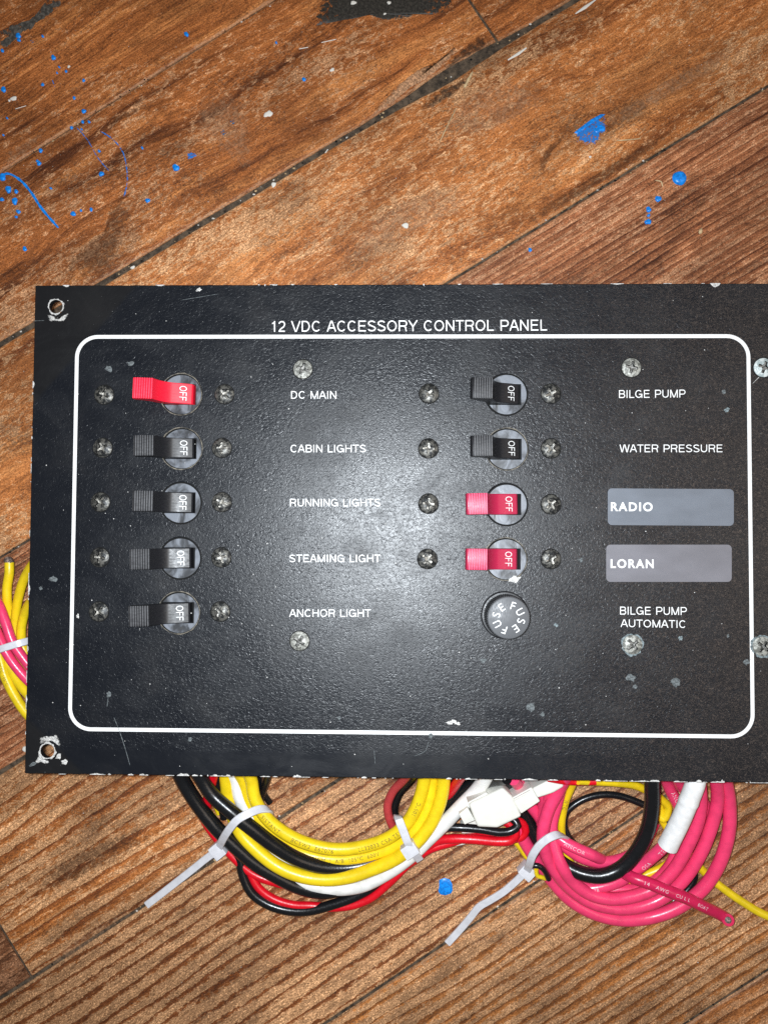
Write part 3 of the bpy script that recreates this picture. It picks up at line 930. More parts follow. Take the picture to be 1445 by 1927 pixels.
screws = [(197, 743, 'screw_dark'), (194, 843, 'screw_dark'), (190, 945, 'screw_dark'), (189, 1049, 'screw_dark'), (187, 1151, 'screw_dark'),
          (423, 742, 'screw_dark'), (418, 843, 'screw_dark'), (418, 945, 'screw_dark'), (417, 1049, 'screw_dark'), (415, 1151, 'screw_dark'),
          (807, 741, 'screw_dark'), (806, 844, 'screw_dark'), (806, 948, 'screw_dark'), (804, 1052, 'screw_dark'),
          (1036, 741, 'screw_dark'), (1036, 844, 'screw_dark'), (1036, 949, 'screw_dark'), (1036, 1052, 'screw_dark'),
          (570, 695, 'screw_pale'), (564, 1206, 'screw_pale'), (1187, 692, 'screw_pale'), (1189, 1213, 'screw_pale'), (1435, 692, 'screw_white'), (1433, 1216, 'screw_pale')]
for i, (x, y, k) in enumerate(screws):
    o = obj('screw', sm[k], M[k], panel)
    o.location = P(x, y, T) + Vector((0, 0, 0.0003))
    o.rotation_euler = (rng.normal(0, 0.03), rng.normal(0, 0.03), rng.uniform(0, 1.57))
    g = obj('screw_hole', gap_ring, M['gap'], panel)
    g.location = P(x, y, T) + Vector((0, 0, 0.00003))
for x, y, r in ((1189, 1213, 20.6), (1433, 1216, 21)):
    g = obj('corrosion_ring', ring_mesh('corrosion_ring', 18 * pxT, r * pxT, 60, 0.05), M['verdigris'], panel)
    g.location = P(x, y, T) + Vector((0, 0, 0.00006))

# circuit breakers
def bevel_box(sx, sy, sz, bev, seg=2):
    bm = bmesh.new()
    bmesh.ops.create_cube(bm, size=1)
    bmesh.ops.scale(bm, vec=(sx, sy, sz), verts=bm.verts)
    bmesh.ops.bevel(bm, geom=list(bm.edges), offset=bev, segments=seg, affect='EDGES', profile=0.7)
    return bm
bb = bevel_box(0.050, 0.0178, T - TH - 0.0002, 0.0008)
body_me = bm_mesh('circuit_breaker', bb)

def bushing_mesh():
    """Round insert with a rectangular slot for the lever."""
    R = 38.2 * pxT
    sx0, sx1, sy = -R, 29 * pxT, 20.5 * pxT
    cu2 = bpy.data.curves.new('bushing', 'CURVE')
    cu2.dimensions = '2D'
    cu2.fill_mode = 'BOTH'
    cu2.extrude = 0.0016
    cu2.bevel_depth = 0.00015
    sp = cu2.splines.new('POLY')
    a0 = math.asin(sy / R)
    pts = []
    n = 60
    for k in range(n + 1):
        a = -math.pi + a0 + (2 * math.pi - 2 * a0) * k / n
        pts.append((R * math.cos(a), R * math.sin(a)))
    pts += [(sx1, sy), (sx1, -sy)]
    # order: along the rim anticlockwise from lower left to upper left, then into the slot and out
    sp.points.add(len(pts) - 1)
    for q, (x, y) in zip(sp.points, pts):
        q.co = (x, y, 0, 1)
    sp.use_cyclic_u = True
    t_ = bpy.data.objects.new('bushing', cu2)
    C.objects.link(t_)
    bpy.context.view_layer.update()
    me = bpy.data.meshes.new_from_object(t_.evaluated_get(bpy.context.evaluated_depsgraph_get()))
    bpy.data.objects.remove(t_)
    me.materials.clear()
    return auto_smooth(me, 35)
bush_me = bushing_mesh()
well_me = bm_mesh('slot_well', bevel_box(0.0128, 2 * 21 * pxT, 0.0012, 0.0002))

def toggle_mesh(width, longer=0.0, hole=False):
    """Bent lever with a ribbed tip, side profile in mm swept across its width."""
    top = [(3.6, 0.6), (3.2, 1.25), (1.5, 2.0), (-0.6, 2.7), (-2.8, 3.25), (-3.7, 3.8), (-4.8, 4.8), (-5.8, 6.3), (-6.5, 8.0), (-7.0, 9.7)]
    ribs = []
    n = 8
    for k in range(n):
        x = -7.15 - 6.3 * k / n
        w = 6.3 / n
        z = 10.5 + 0.25 * math.sin((k + 0.5) / n * math.pi * 0.75)
        ribs += [(x, z), (x - w * 0.48, z + 0.02), (x - w * 0.60, z - 0.55), (x - w * 0.88, z - 0.55)]
    tip = [(-13.7, 10.4), (-14.1, 9.5), (-14.15, 8.4), (-13.7, 7.4)]
    bot = [(-12.6, 6.9), (-11.2, 6.6), (-9.8, 5.2), (-8.4, 3.2), (-6.6, 1.2), (-4.0, -0.8), (2.0, -2.6), (3.6, -2.4)]
    prof = [(x - (longer if x < -5 else 0), z) for x, z in top + ribs + tip + bot]
    n = len(prof)
    hw = width / 2 * MM
    inset = 0.00022
    rows = [(-hw, 0.94), (-hw + inset, 1.0), (hw - inset, 1.0), (hw, 0.94)]
    cxp = sum(p[0] for p in prof) / n
    vs, fs = [], []
    # outline shrunk slightly at the sides for a soft edge
    norm = []
    for i in range(n):
        x0, z0 = prof[i - 1]
        x1, z1 = prof[(i + 1) % n]
        dx, dz = x1 - x0, z1 - z0
        L = math.hypot(dx, dz) or 1
        norm.append((-dz / L, dx / L))
    for y, s in rows:
        d = 0.0 if s == 1.0 else 0.13
        for (x, z), (nx, nz) in zip(prof, norm):
            vs.append(((x + nx * d) * MM, y, (z + nz * d) * MM))
    for r in range(3):
        for k in range(n):
            fs.append((r * n + k, r * n + (k + 1) % n, (r + 1) * n + (k + 1) % n, (r + 1) * n + k))
    fs.append(tuple(range(n)))
    fs.append(tuple(range(3 * n, 4 * n))[::-1])
    bm = bmesh.new()
    me = mesh('toggle', vs, fs)
    bm.from_mesh(me)
    bpy.data.meshes.remove(me)
    if hole:
        for v_ in bm.verts:
            pass
    me = bm_mesh('toggle', bm)
    return auto_smooth(me, 28)
tg_plain = toggle_mesh(6.75)
tg_red = toggle_mesh(6.9)
names = ['DC main', 'cabin lights', 'running lights', 'steaming light', 'anchor light', 'bilge pump', 'water pressure', 'radio', 'loran']
cols = ['red_plastic', 'black_lever', 'black_lever', 'black_lever', 'black_lever', 'black_lever', 'black_lever', 'pink_plastic', 'pink_plastic']
tilts = [0.03, 0.01, -0.012, 0.05, 0.035, -0.06, -0.045, 0.04, 0.03]
yaw = [-0.03, 0.012, -0.01, 0.022, 0.03, -0.015, 0.01, 0.025, -0.008]
toggle_by = {}
rim_me = ring_mesh('hole_rim', 39.3 * pxT, 40.8 * pxT, 90, 0.010)
gap_me = ring_mesh('hole_gap_shade', 37.4 * pxT, 40.6 * pxT, 60, 0.003)
for i, ((x, y), nm, ck) in enumerate(zip(left_x + right_x, names, cols)):
    c = P(x, y, T)
    br = obj('circuit_breaker', body_me, M['body'], panel)
    br.location = (c.x, c.y, (T - TH) / 2)
    br['label'] = ('red' if ck == 'red_plastic' else 'pink red' if ck == 'pink_plastic' else 'black') + ' lever circuit breaker switched off'
    dz = T - (T - TH) / 2
    bu = obj('bushing', bush_me, M['grey_bushing'], br)
    bu.location = (0, 0, dz - 0.0019)
    we = obj('slot_well', well_me, M['gap'], br)
    we.location = (-0.0008, 0, dz - 0.0030)
    me = toggle_by.get(ck)
    if me is None:
        me = (tg_red if ck != 'black_lever' else tg_plain).copy()
        toggle_by[ck] = me
    tg = obj('toggle', me, M[ck], br)
    tg.location = (0.0002 if ck == 'pink_plastic' else 0.0003 if i in (3, 4) else 0.0007, 0, dz - 0.0006)
    tg.rotation_euler = (0, -tilts[i], yaw[i])
    gp = obj('hole_gap_shade', gap_me, M['gap'], br)
    gp.location = (0.00016, -0.00012, dz + 0.00003)  # black ring over the gap, shifted to paint a shaded crescent
    if i in (0, 1, 4, 6, 8):
        rm = obj('hole_rim', rim_me, M['grey_ring'], br)
        rm.location = (-0.00005, 0.0, dz + 0.00005)
        rm.rotation_euler = (0, 0, i)
    # OFF printed on the sloping facet of the lever, reading downwards
    bpy.context.view_layer.update()
    v, f = stroke_text('OFF', 0.105)
    mw = Matrix.Translation(tg.location) @ tg.rotation_euler.to_matrix().to_4x4()
    vs = []
    facet = [(3.2, 1.25), (1.5, 2.0), (-0.6, 2.7), (-2.8, 3.25)]
    for q in v:
        X = -0.55 + q[1] * 2.3
        Y = 2.5 - q[0] * 5.0
        Z = np.interp(-X, [-p[0] for p in facet], [p[1] for p in facet])
        vs.append(mw @ Vector((X * MM, Y * MM, (Z + 0.09 + q[2] % 4 * 0.006) * MM)))
    obj('lettering', mesh('lettering', vs, f), M['white_print'], br)

# fuse holder
def lathe(name, prof, n=48, smooth=35, kn=None):
    vs, fs = [], []
    for r, z in prof:
        for k in range(n):
            a = 2 * math.pi * k / n
            rr = r * (1 - (0.035 if kn and kn(z) and k % 2 else 0))
            vs.append((rr * math.cos(a), rr * math.sin(a), z))
    for i in range(len(prof) - 1):
        for k in range(n):
            fs.append((i * n + k, i * n + (k + 1) % n, (i + 1) * n + (k + 1) % n, (i + 1) * n + k))
    fs.append(tuple(range((len(prof) - 1) * n, len(prof) * n)))
    fs.append(tuple(range(n))[::-1])
    return auto_smooth(mesh(name, vs, fs), smooth)
fc = P(*fuse_c, T)
fh = obj('fuse_holder', lathe('fuse_holder', [(0.0066, -T + 0.012), (0.0066, 0.0), (0.0080, 0.0001), (0.0080, 0.0010), (0.0076, 0.0015), (0.0066, 0.0016)], 56), M['black_plastic'], panel, label='black round fuse holder with knurled cap')
fh.location = fc
fcap = obj('fuse_cap', lathe('fuse_cap', [(0.0072, 0.0017), (0.0072, 0.0088), (0.0070, 0.0093)], 120, 20, kn=lambda z: True), M['black_plastic'], fh)
ftop = obj('fuse_cap_top', lathe('fuse_cap_top', [(0.0069, 0.0090), (0.0067, 0.0099), (0.0063, 0.0101)], 48), M['fuse_top'], fh)
for ch, a in (('F', 70), ('U', 28), ('S', -14), ('E', -56), ('F', 250), ('U', 208), ('S', 166), ('E', 124)):
    v, f, asp = text_geo(ch, 0.0)
    hgt, wid = 0.0025, min(0.0019, 0.0025 * asp)
    a = math.radians(a)
    rd = Vector((math.cos(a), math.sin(a), 0))
    tn = Vector((math.sin(a), -math.cos(a), 0))
    if True:
        cpt = rd * 0.0041 + Vector((0, 0, 0.01016))
        vs = [cpt + tn * (q[0] - 0.5) * wid + rd * (q[1] - 0.5) * hgt for q in v]
        obj('lettering', mesh('lettering', vs, f), M['white_print'], fh)

# bare chips, flecks and scratches on the painted plate
def chip(pts, mat='chip', h=0.00004):
    return blob('paint_chip', 0, 0, 0, M[mat], h, z=0.00003, pts=pts, parent=panel)
def rag(cx, cy, r, ell=1.0, ang=0.0, n=12, rough=0.35):
    out = []
    for k in range(n):
        a = 2 * math.pi * k / n
        q = r * (1 + rng.uniform(-rough, rough))
        x, y = q * math.cos(a) * ell, q * math.sin(a)
        out.append((cx + x * math.cos(ang) - y * math.sin(ang), cy + x * math.sin(ang) + y * math.cos(ang)))
    return out
for (cx, cy), r in (((106, 577), 14.6), ((90, 1413), 15.2)):
    g = obj('hole_rim', ring_mesh('hole_rim', 13.2 * pxT, (r + 1.0) * pxT, 72, 0.06), M['chip'], panel)
    g.location = P(cx, cy, T) + Vector((0, 0, 0.00005))
chip([(88, 592), (93, 592), (98, 600), (110, 603), (116, 600), (122, 593), (131, 587), (133, 590), (127, 598), (122, 604), (112, 606), (100, 604), (95, 606), (91, 602)], 'chip_worn')
chip([(73, 1388), (80, 1386), (90, 1384), (100, 1384), (108, 1381), (112, 1388), (115, 1398), (117, 1407), (112, 1404), (106, 1398), (96, 1394), (84, 1397), (75, 1400)], 'chip_worn')
chip([(74, 1412), (77, 1420), (82, 1428), (92, 1432), (96, 1436), (86, 1438), (78, 1434), (70, 1437), (64, 1436), (70, 1428)], 'chip_worn')
chip(rag(111, 1424, 4.5, 1.3, -0.5))
chip(rag(122, 1434, 5, 1.3, 0.3))
chip([(55, 1441), (62, 1434), (72, 1434), (66, 1440), (57, 1443)], 'fleck')
for x, y, r, e, m in ((205, 694, 6, 1.1, 'fleck'), (246, 684, 4, 1.6, 'fleck'), (1187, 1276, 7, 1.2, 'fleck'), (1194, 1292, 4.5, 1, 'fleck'), (1271, 1286, 8, 1.2, 'fleck'), (999, 1331, 7, 1, 'fleck'), (909, 1243, 4.5, 1.2, 'fleck'),
                      (1403, 1246, 5.5, 1, 'fleck'), (1362, 737, 4, 1, 'fleck'), (1367, 772, 5, 1, 'verdigris'), (1021, 1344, 4, 1, 'fleck'), (810, 1384, 5, 1.1, 'fleck'), (101, 1090, 5, 1.4, 'fleck'), (77, 1107, 3, 1, 'fleck'),
                      (1093, 1054, 4, 0.8, 'fleck'), (1046, 1176, 3.5, 1, 'verdigris'), (147, 1159, 4, 0.7, 'chip'), (205, 1307, 5, 0.8, 'fleck'), (375, 545, 3, 1.7, 'chip'), (968, 1090, 6.5, 1.7, 'chip'), (358, 1392, 4, 1, 'fleck'),
                      (1280, 1201, 4, 1, 'verdigris'), (1369, 1197, 3, 1, 'fleck'), (638, 1351, 3, 1, 'fleck')):
    chip(rag(x, y, r, e, -0.35 if m == 'chip' else 0.0), m)
for x, y in ((846, 1361), (853, 1358), (861, 1362)):
    chip(rag(x, y, 3, 2.0, 0.2))
for pts, w, m in (([(215, 1350), (226, 1378), (236, 1408), (245, 1440)], 1.8, 'fleck'), ([(704, 1412), (706, 1438)], 1.4, 'fleck'), ([(779, 1423), (800, 1413), (806, 1395)], 1.4, 'fleck'), ([(340, 565), (412, 553)], 1.0, 'fleck'),
                  ([(1415, 722), (1428, 709)], 1.3, 'chip'), ([(62, 604), (84, 603)], 1.5, 'fleck'), ([(205, 1305), (202, 1330)], 1.4, 'fleck')):
    streak('scratch', dense(pts, 6), w * 0.7, M[m], 0.00003, panel, 0.00004)
# chipped edges: ragged bare spots where the paint has rubbed off the rim
ev, ef = [], []
def edge_chip(A, B, t, ln, w):
    A, B = Vector(A), Vector(B)
    d = (B - A).normalized()
    inn = Vector((-d.y, d.x, 0))
    c = A + (B - A) * t
    i0 = len(ev)
    m = 7
    for k in range(m):
        s = (k / (m - 1) - 0.5) * ln
        ww = w * (math.sin(math.pi * k / (m - 1)) ** 0.6) * rng.uniform(0.5, 1.2) + 0.00004
        p = c + d * s
        ev.append(p - inn * 0.00009 - Vector((0, 0, rng.uniform(0.0004, 0.0022))))
        ev.append(p - inn * 0.00009 + Vector((0, 0, 0.00004)))
        ev.append(p + inn * ww + Vector((0, 0, 0.00005)))
    for k in range(m - 1):
        for j in range(2):
            ef.append((i0 + 3 * k + j, i0 + 3 * k + j + 1, i0 + 3 * k + 4 + j, i0 + 3 * k + 3 + j))
bl, brr, tl, tr = (X0, Y0, T), (0.135, Y0, T), (X0, Y1, T), (0.135, Y1, T)
for A, B, nchip, mx in ((bl, brr, 70, 0.0006), (tr, tl, 14, 0.0004), (tl, bl, 18, 0.00035)):
    for q in range(nchip):
        edge_chip(A, B, rng.uniform(0, 1), 0.0004 + 0.0058 * rng.uniform() ** 2 * (0.7 if A != bl else 1.0), 0.00006 + mx * 1.5 * rng.uniform() ** 3)
edge_chip(tr, tl, (0.135 - P(1345, 534, T).x) / (0.135 - X0), 0.0034, 0.0011)
edge_chip(tr, tl, (0.135 - P(125, 538, T).x) / (0.135 - X0), 0.0024, 0.0006)
obj('edge_wear', mesh('edge_wear', ev, ef), M['chip'], panel, kind='stuff')
sv, sf = [], []
for q in range(150):
    p = P(rng.uniform(70, 1440), rng.uniform(545, 1450), T)
    r = rng.uniform(0.00008, 0.00024)
    i0 = len(sv)
    for k in range(5):
        a = k * 1.2566 + rng.uniform(0, 0.5)
        sv.append((p.x + r * math.cos(a), p.y + r * math.sin(a), T + 0.00010))
    sf.append(tuple(range(i0, i0 + 5)))
obj('dust_specks', mesh('dust_specks', sv, sf), M['chip'], panel, kind='stuff')

# ------------------------------------------------------------------ wires
def spline(pts, step=0.0012):
    pts = [np.array(p, float) for p in pts]
    out = []
    for i in range(len(pts) - 1):
        p0 = pts[i - 1] if i else 2 * pts[0] - pts[1]
        p1, p2 = pts[i], pts[i + 1]
        p3 = pts[i + 2] if i + 2 < len(pts) else 2 * pts[-1] - pts[-2]
        d1, d2, d3 = (max(np.linalg.norm(b - a), 1e-6) ** 0.5 for a, b in ((p0, p1), (p1, p2), (p2, p3)))
        m1 = ((p1 - p0) / d1 - (p2 - p0) / (d1 + d2) + (p2 - p1) / d2) * d2
        m2 = ((p2 - p1) / d2 - (p3 - p1) / (d2 + d3) + (p3 - p2) / d3) * d2
        n = max(2, int(np.linalg.norm(p2 - p1) / step))
        for k in range(n):
            t = k / n
            out.append((2 * t ** 3 - 3 * t * t + 1) * p1 + (t ** 3 - 2 * t * t + t) * m1 + (-2 * t ** 3 + 3 * t * t) * p2 + (t ** 3 - t * t) * m2)
    out.append(pts[-1])
    return np.array(out)
def frames(path):
    t = np.gradient(path, axis=0)
    t /= np.linalg.norm(t, axis=1)[:, None]
    side = np.cross(np.array([0, 0, 1.0]), t)
    side /= np.linalg.norm(side, axis=1)[:, None] + 1e-12
    up = np.cross(t, side)
    return t, side, up
def tube(name, path, r, n=16, caps=True, radii=None):
    t, side, up = frames(path)
    vs, fs = [], []
    m = len(path)
    for i in range(m):
        rr = radii[i] if radii is not None else r
        for k in range(n):
            a = 2 * math.pi * k / n
            vs.append(path[i] + rr * (math.cos(a) * side[i] + math.sin(a) * up[i]))
    for i in range(m - 1):
        for k in range(n):
            fs.append((i * n + k, i * n + (k + 1) % n, (i + 1) * n + (k + 1) % n, (i + 1) * n + k))
    if caps:
        fs.append(tuple(range(n))[::-1])
        fs.append(tuple(range((m - 1) * n, m * n)))
    return auto_smooth(mesh(name, vs, fs), 50)
wr = np.random.default_rng(3)
def wire_path(zoom, pts, jit=0.7):
    ox, oy, sc = zoom
    return spline([P(ox + x / sc + wr.normal(0, 1) * jit, oy + y / sc + wr.normal(0, 1) * jit, max(h * MM, 0.0008)) for x, y, h in pts])
def wire(color, dia, zoom, pts, label, group=None, name='wire', legends=(), ink='ink_brown', cat='wire'):
    path = wire_path(zoom, pts)
    hm = sum(p[2] for p in pts) / len(pts) * MM
    r = dia / 2 * px(hm)
    o = thing(name, label, cat, tube(name, path, r), M[color], group=group)
    t, side, up = frames(path)
    seg = np.concatenate([[0], np.cumsum(np.linalg.norm(np.diff(path, axis=0), axis=1))])
    for s, at, size, phi, flip in legends:           # lettering printed along the insulation
        v, f, asp = text_geo(s, 0.0, 1.15)
        hgt = size * px(hm)
        ln = hgt * asp * 1.05
        q0 = P(zoom[0] + at[0] / zoom[2], zoom[1] + at[1] / zoom[2], hm)
        i0 = int(np.argmin(np.linalg.norm(path[:, :2] - np.array(q0[:2]), axis=1)))
        vs = []
        for q in v:
            sgn = -1 if flip else 1
            sx = seg[i0] + sgn * q[0] * ln
            pp = np.array([np.interp(sx, seg, path[:, k]) for k in range(3)])
            sd = np.array([np.interp(sx, seg, side[:, k]) for k in range(3)])
            uu = np.array([np.interp(sx, seg, up[:, k]) for k in range(3)])
            a = math.radians(phi) + sgn * (q[1] - 0.5) * hgt / r
            vs.append(pp + (r + 0.00006) * (math.sin(a) * sd + math.cos(a) * uu))
        obj('lettering', mesh('lettering', vs, f), M[ink], o)
    o['r_'] = r
    return o, path, r
def strap(name, path, w, th):
    """Flat nylon band along a path, wide side towards the wires."""
    t = np.gradient(path, axis=0)
    t /= np.linalg.norm(t, axis=1)[:, None]
    return t
def band_mesh(name, path, width, thick, wdir):
    """Rectangular strip; wdir is its (roughly constant) width direction."""
    t = np.gradient(path, axis=0)
    t /= np.linalg.norm(t, axis=1)[:, None]
    wd = np.array(wdir, float)
    vs, fs = [], []
    for i in range(len(path)):
        w_ = wd - t[i] * np.dot(wd, t[i])
        w_ /= np.linalg.norm(w_)
        nrm = np.cross(t[i], w_)
        e = 0.2
        for a, b in ((-0.5, -0.5 + e), (-0.42, -0.5), (0.42, -0.5), (0.5, -0.5 + e), (0.5, 0.5 - e), (0.42, 0.5), (-0.42, 0.5), (-0.5, 0.5 - e)):
            vs.append(path[i] + w_ * a * width + nrm * b * thick)
    n = 8
    for i in range(len(path) - 1):
        for k in range(n):
            fs.append((i * n + k, i * n + (k + 1) % n, (i + 1) * n + (k + 1) % n, (i + 1) * n + k))
    fs.append(tuple(range(n))[::-1])
    fs.append(tuple(range((len(path) - 1) * n, len(path) * n)))
    return auto_smooth(mesh(name, vs, fs), 40)

ZA = (240, 1430, 1445 / 660)      # loop under the middle of the panel
ZB = (700, 1430, 1445 / 400)      # around the plug
ZC = (940, 1430, 1445 / 505)      # pink coil
ZD = (0, 1000, 1002 / 260)        # bundle at the left edge

G1 = 'wires of the yellow coil below the panel'
Y1p = [(430, -60, 26), (470, 0, 20), (510, 80, 14), (528, 160, 12.5), (580, 240, 12), (690, 325, 11), (840, 368, 10), (970, 358, 10), (1080, 318, 11.5), (1150, 258, 13), (1200, 165, 15), (1222, 75, 17), (1225, -20, 24)]
wire('w_yellow', 24, ZA, Y1p, 'innermost yellow wire of the tied coil, printed BC5W2 E67076', G1,
     legends=[('SISTANT', (560, 225), 7.0, 0, False), ('BC5W2  E67076', (678, 318), 7.2, 0, False), ('LL22033 CSA TEW', (945, 362), 7.2, 0, False), ('105°C', (1178, 215), 7.2, 0, False)])
Y2p = [(390, -60, 22), (430, 0, 17), (475, 80, 11), (500, 170, 8.5), (560, 275, 7), (640, 345, 6.2), (740, 392, 6), (850, 408, 6), (960, 400, 6.5), (1080, 362, 8), (1170, 300, 10), (1228, 215, 11.5), (1254, 100, 13), (1258, -20, 20)]
wire('w_yellow', 24, ZA, Y2p, 'second yellow wire of the tied coil, printed AWM I A/B 105°C 600V', G1,
     legends=[('105°C', (620, 335), 7.0, 10, False), ('OR  AWM  I  A/B  105°C  600V', (705, 380), 7.2, 5, False)])
Y3p = [(350, -60, 20), (385, 0, 16), (405, 80, 12), (420, 170, 9), (462, 290, 7), (530, 368, 7.5), (610, 432, 8), (700, 474, 8.2), (800, 493, 8.2), (900, 486, 8.4), (1000, 455, 9), (1100, 408, 10.5), (1185, 348, 12.5), (1245, 265, 14), (1288, 165, 15.5), (1303, 75, 17), (1306, -20, 24)]
wire('w_yellow', 24.5, ZA, Y3p, 'outermost yellow wire of the tied coil, between a black and a white wire', G1)
wire('w_black', 27, ZA, [(150, -70, 24), (190, 0, 18), (225, 80, 13), (290, 185, 10), (370, 282, 8.5), (450, 362, 7.5), (530, 428, 6.5), (620, 480, 5), (700, 520, 3.6), (780, 540, 3), (860, 530, 3), (1000, 480, 3), (1120, 400, 3), (1240, 280, 4), (1330, 150, 9), (1380, 20, 18)],
     'thick black wire outermost at the bound tie, edged by a red wire', G1)
wire('w_black', 27, ZA, [(210, -70, 27), (255, 0, 21), (300, 75, 17), (350, 145, 16), (430, 217, 16.5), (515, 287, 15.5), (600, 350, 13), (700, 408, 9.5), (800, 440, 7.5), (900, 446, 6), (1000, 425, 5), (1090, 380, 4), (1180, 312, 4), (1260, 240, 6), (1335, 165, 9), (1410, 112, 12), (1480, 86, 16), (1560, 70, 24)],
     'thick black wire running inside the outer yellow wire of the coil', G1)
wire('w_white', 26, ZA, [(350, -70, 22), (400, 0, 16), (440, 75, 11), (470, 165, 9), (525, 250, 7), (580, 330, 4), (640, 430, 3), (720, 500, 3.2), (800, 524, 3.4), (880, 530, 3.6), (970, 514, 4.2), (1065, 465, 6), (1155, 400, 8.5), (1240, 325, 10.5), (1310, 255, 12), (1375, 190, 13.5), (1440, 120, 16), (1500, 30, 24)],
     'thick white wire outside the yellow coil passing behind the plug', G1)
wire('w_red', 16, ZA, [(200, 0, 12), (250, 110, 6), (290, 195, 3.5), (340, 285, 2.4), (400, 362, 2.2), (460, 425, 2.0), (530, 474, 1.8), (640, 510, 1.7), (740, 525, 1.6)],
     'thin red wire hugging the outside of the thick black wire', G1)
wire('w_black', 18, ZA, [(430, 330, 2.0), (462, 410, 2.0), (478, 480, 2.0), (510, 545, 2.0), (570, 590, 2), (650, 617, 2), (740, 620, 2), (850, 597, 2), (940, 562, 2), (1020, 515, 2), (1100, 440, 1.9), (1180, 360, 1.9)],
     'thin black wire of the lowest loop lying on the boards', G1)
wire('w_red', 15, ZA, [(470, 360, 1.7), (500, 450, 1.7), (540, 525, 1.7), (600, 572, 1.7), (680, 597, 1.7), (760, 602, 1.7), (850, 605, 1.2), (930, 598, 1.8), (1000, 570, 2.4), (1080, 502, 3.4), (1160, 425, 4.2), (1240, 372, 5), (1340, 338, 6), (1400, 322, 6.5), (1500, 318, 7), (1580, 325, 7.4), (1622, 315, 8), (1638, 290, 8.5), (1625, 262, 9), (1580, 240, 10)],
     'thin red wire of the lowest loop that turns back below the plug', G1)
wire('w_red', 17, ZB, [(230, 720, 2.5), (330, 640, 4), (430, 555, 6), (560, 533, 8), (700, 540, 9), (850, 556, 9.5), (935, 546, 10), (975, 512, 10.5), (970, 470, 10.5), (900, 420, 10), (800, 370, 9)],
     'bright red wire bending back at the white plug above another red', G1)
wire('w_black', 15, ZB, [(300, 560, 6), (400, 495, 9), (490, 466, 11), (600, 460, 12), (740, 476, 12.5), (870, 490, 13), (950, 478, 13), (985, 446, 13), (960, 405, 12), (880, 370, 11)],
     'thin black wire bending back along the front of the white plug', G1)
wire('w_dullred', 16, ZB, [(270, 60, 26), (215, 135, 18), (140, 220, 12), (108, 320, 9), (125, 420, 7), (180, 510, 4)], 'dull red wire looping left of the coil tie', G1)
wire('w_black', 16, ZB, [(300, 50, 24), (250, 145, 15), (180, 230, 9), (152, 330, 6), (170, 420, 4), (220, 500, 2.2)], 'thin black wire beside the dull red loop', G1)
wire('w_red', 18, ZB, [(640, 60, 26), (600, 120, 20), (560, 180, 15), (500, 260, 9)], 'short red wire emerging beside the yellow wires at the panel edge', G1)
wire('w_red', 18, ZA, [(370, 0, 20), (350, 80, 14), (330, 160, 8), (320, 260, 4)], 'short red wire crossing behind the thick black wires', G1)
wire('w_black', 15, ZA, [(380, -20, 20), (374, 80, 12), (380, 150, 7), (400, 240, 4)], 'thin black wire dropping beside the outer yellow wire', G1)
wire('w_yellow', 14, ZA, [(300, -20, 18), (325, 60, 10), (350, 130, 5), (380, 220, 3)], 'thin yellow wire peeking between the black wires', G1)
wire('w_black', 13, ZA, [(600, 0, 18), (575, 80, 12), (556, 140, 7), (540, 200, 3)], 'thin black wire inside the yellow coil at its left end', G1)
wire('w_black', 12, ZA, [(560, 0, 16), (545, 70, 9), (556, 130, 4), (585, 175, 1.6)], 'thin black lead curling onto the boards inside the coil', G1)

G2 = 'wires of the pink coil below the panel'
wire('w_pink', 24, ZC, [(1180, 20, 26), (1213, 110, 18), (1235, 240, 13), (1232, 390, 11), (1185, 550, 9), (1095, 690, 7), (960, 795, 5), (800, 848, 3.4), (640, 855, 3), (490, 818, 3), (370, 745, 3), (285, 655, 3), (220, 565, 3.5), (160, 480, 5), (100, 370, 7), (40, 260, 9), (10, 180, 12)],
     'outermost pink wire of the coil', G2)
wire('w_pink', 23.5, ZC, [(1150, 20, 28), (1165, 110, 20), (1168, 220, 15), (1140, 350, 12.5), (1078, 505, 10.5), (990, 645, 8), (890, 735, 6.5), (770, 785, 6), (640, 798, 6), (500, 768, 6.5), (380, 695, 8), (292, 595, 11), (245, 490, 14), (232, 390, 16), (258, 275, 17), (320, 160, 19), (370, 60, 26)],
     'second pink wire in from the outside of the coil', G2)
wire('w_pink', 23.5, ZC, [(1075, 20, 26), (1075, 120, 20), (1078, 240, 16), (1060, 340, 14), (1015, 455, 12.5), (935, 590, 10.5), (830, 688, 9.2), (720, 738, 9), (600, 748, 9), (490, 722, 9.5), (395, 655, 11), (325, 560, 13), (287, 450, 12), (280, 350, 11), (300, 250, 11), (330, 150, 13), (370, 40, 20)],
     'third pink wire in from the outside of the coil', G2)
wire('w_pink', 22, ZC, [(60, 60, 20), (105, 130, 14), (150, 220, 10), (215, 310, 8), (290, 400, 8), (360, 470, 9), (450, 528, 9.5), (560, 548, 9.5), (660, 535, 9), (740, 490, 7), (790, 420, 5), (830, 330, 4)], 'pink wire crossing the middle of the coil under the thick black one', G2,)
wire('w_pink', 21, ZC, [(240, 150, 16), (235, 260, 11), (262, 360, 9), (330, 430, 12), (410, 475, 13.5), (500, 512, 13), (560, 545, 8), (620, 580, 4)], 'short pink wire with pale printing that slips under the coil', G2,
     legends=[('ANCOR', (345, 447), 6.2, 0, False)], ink='ink_white')
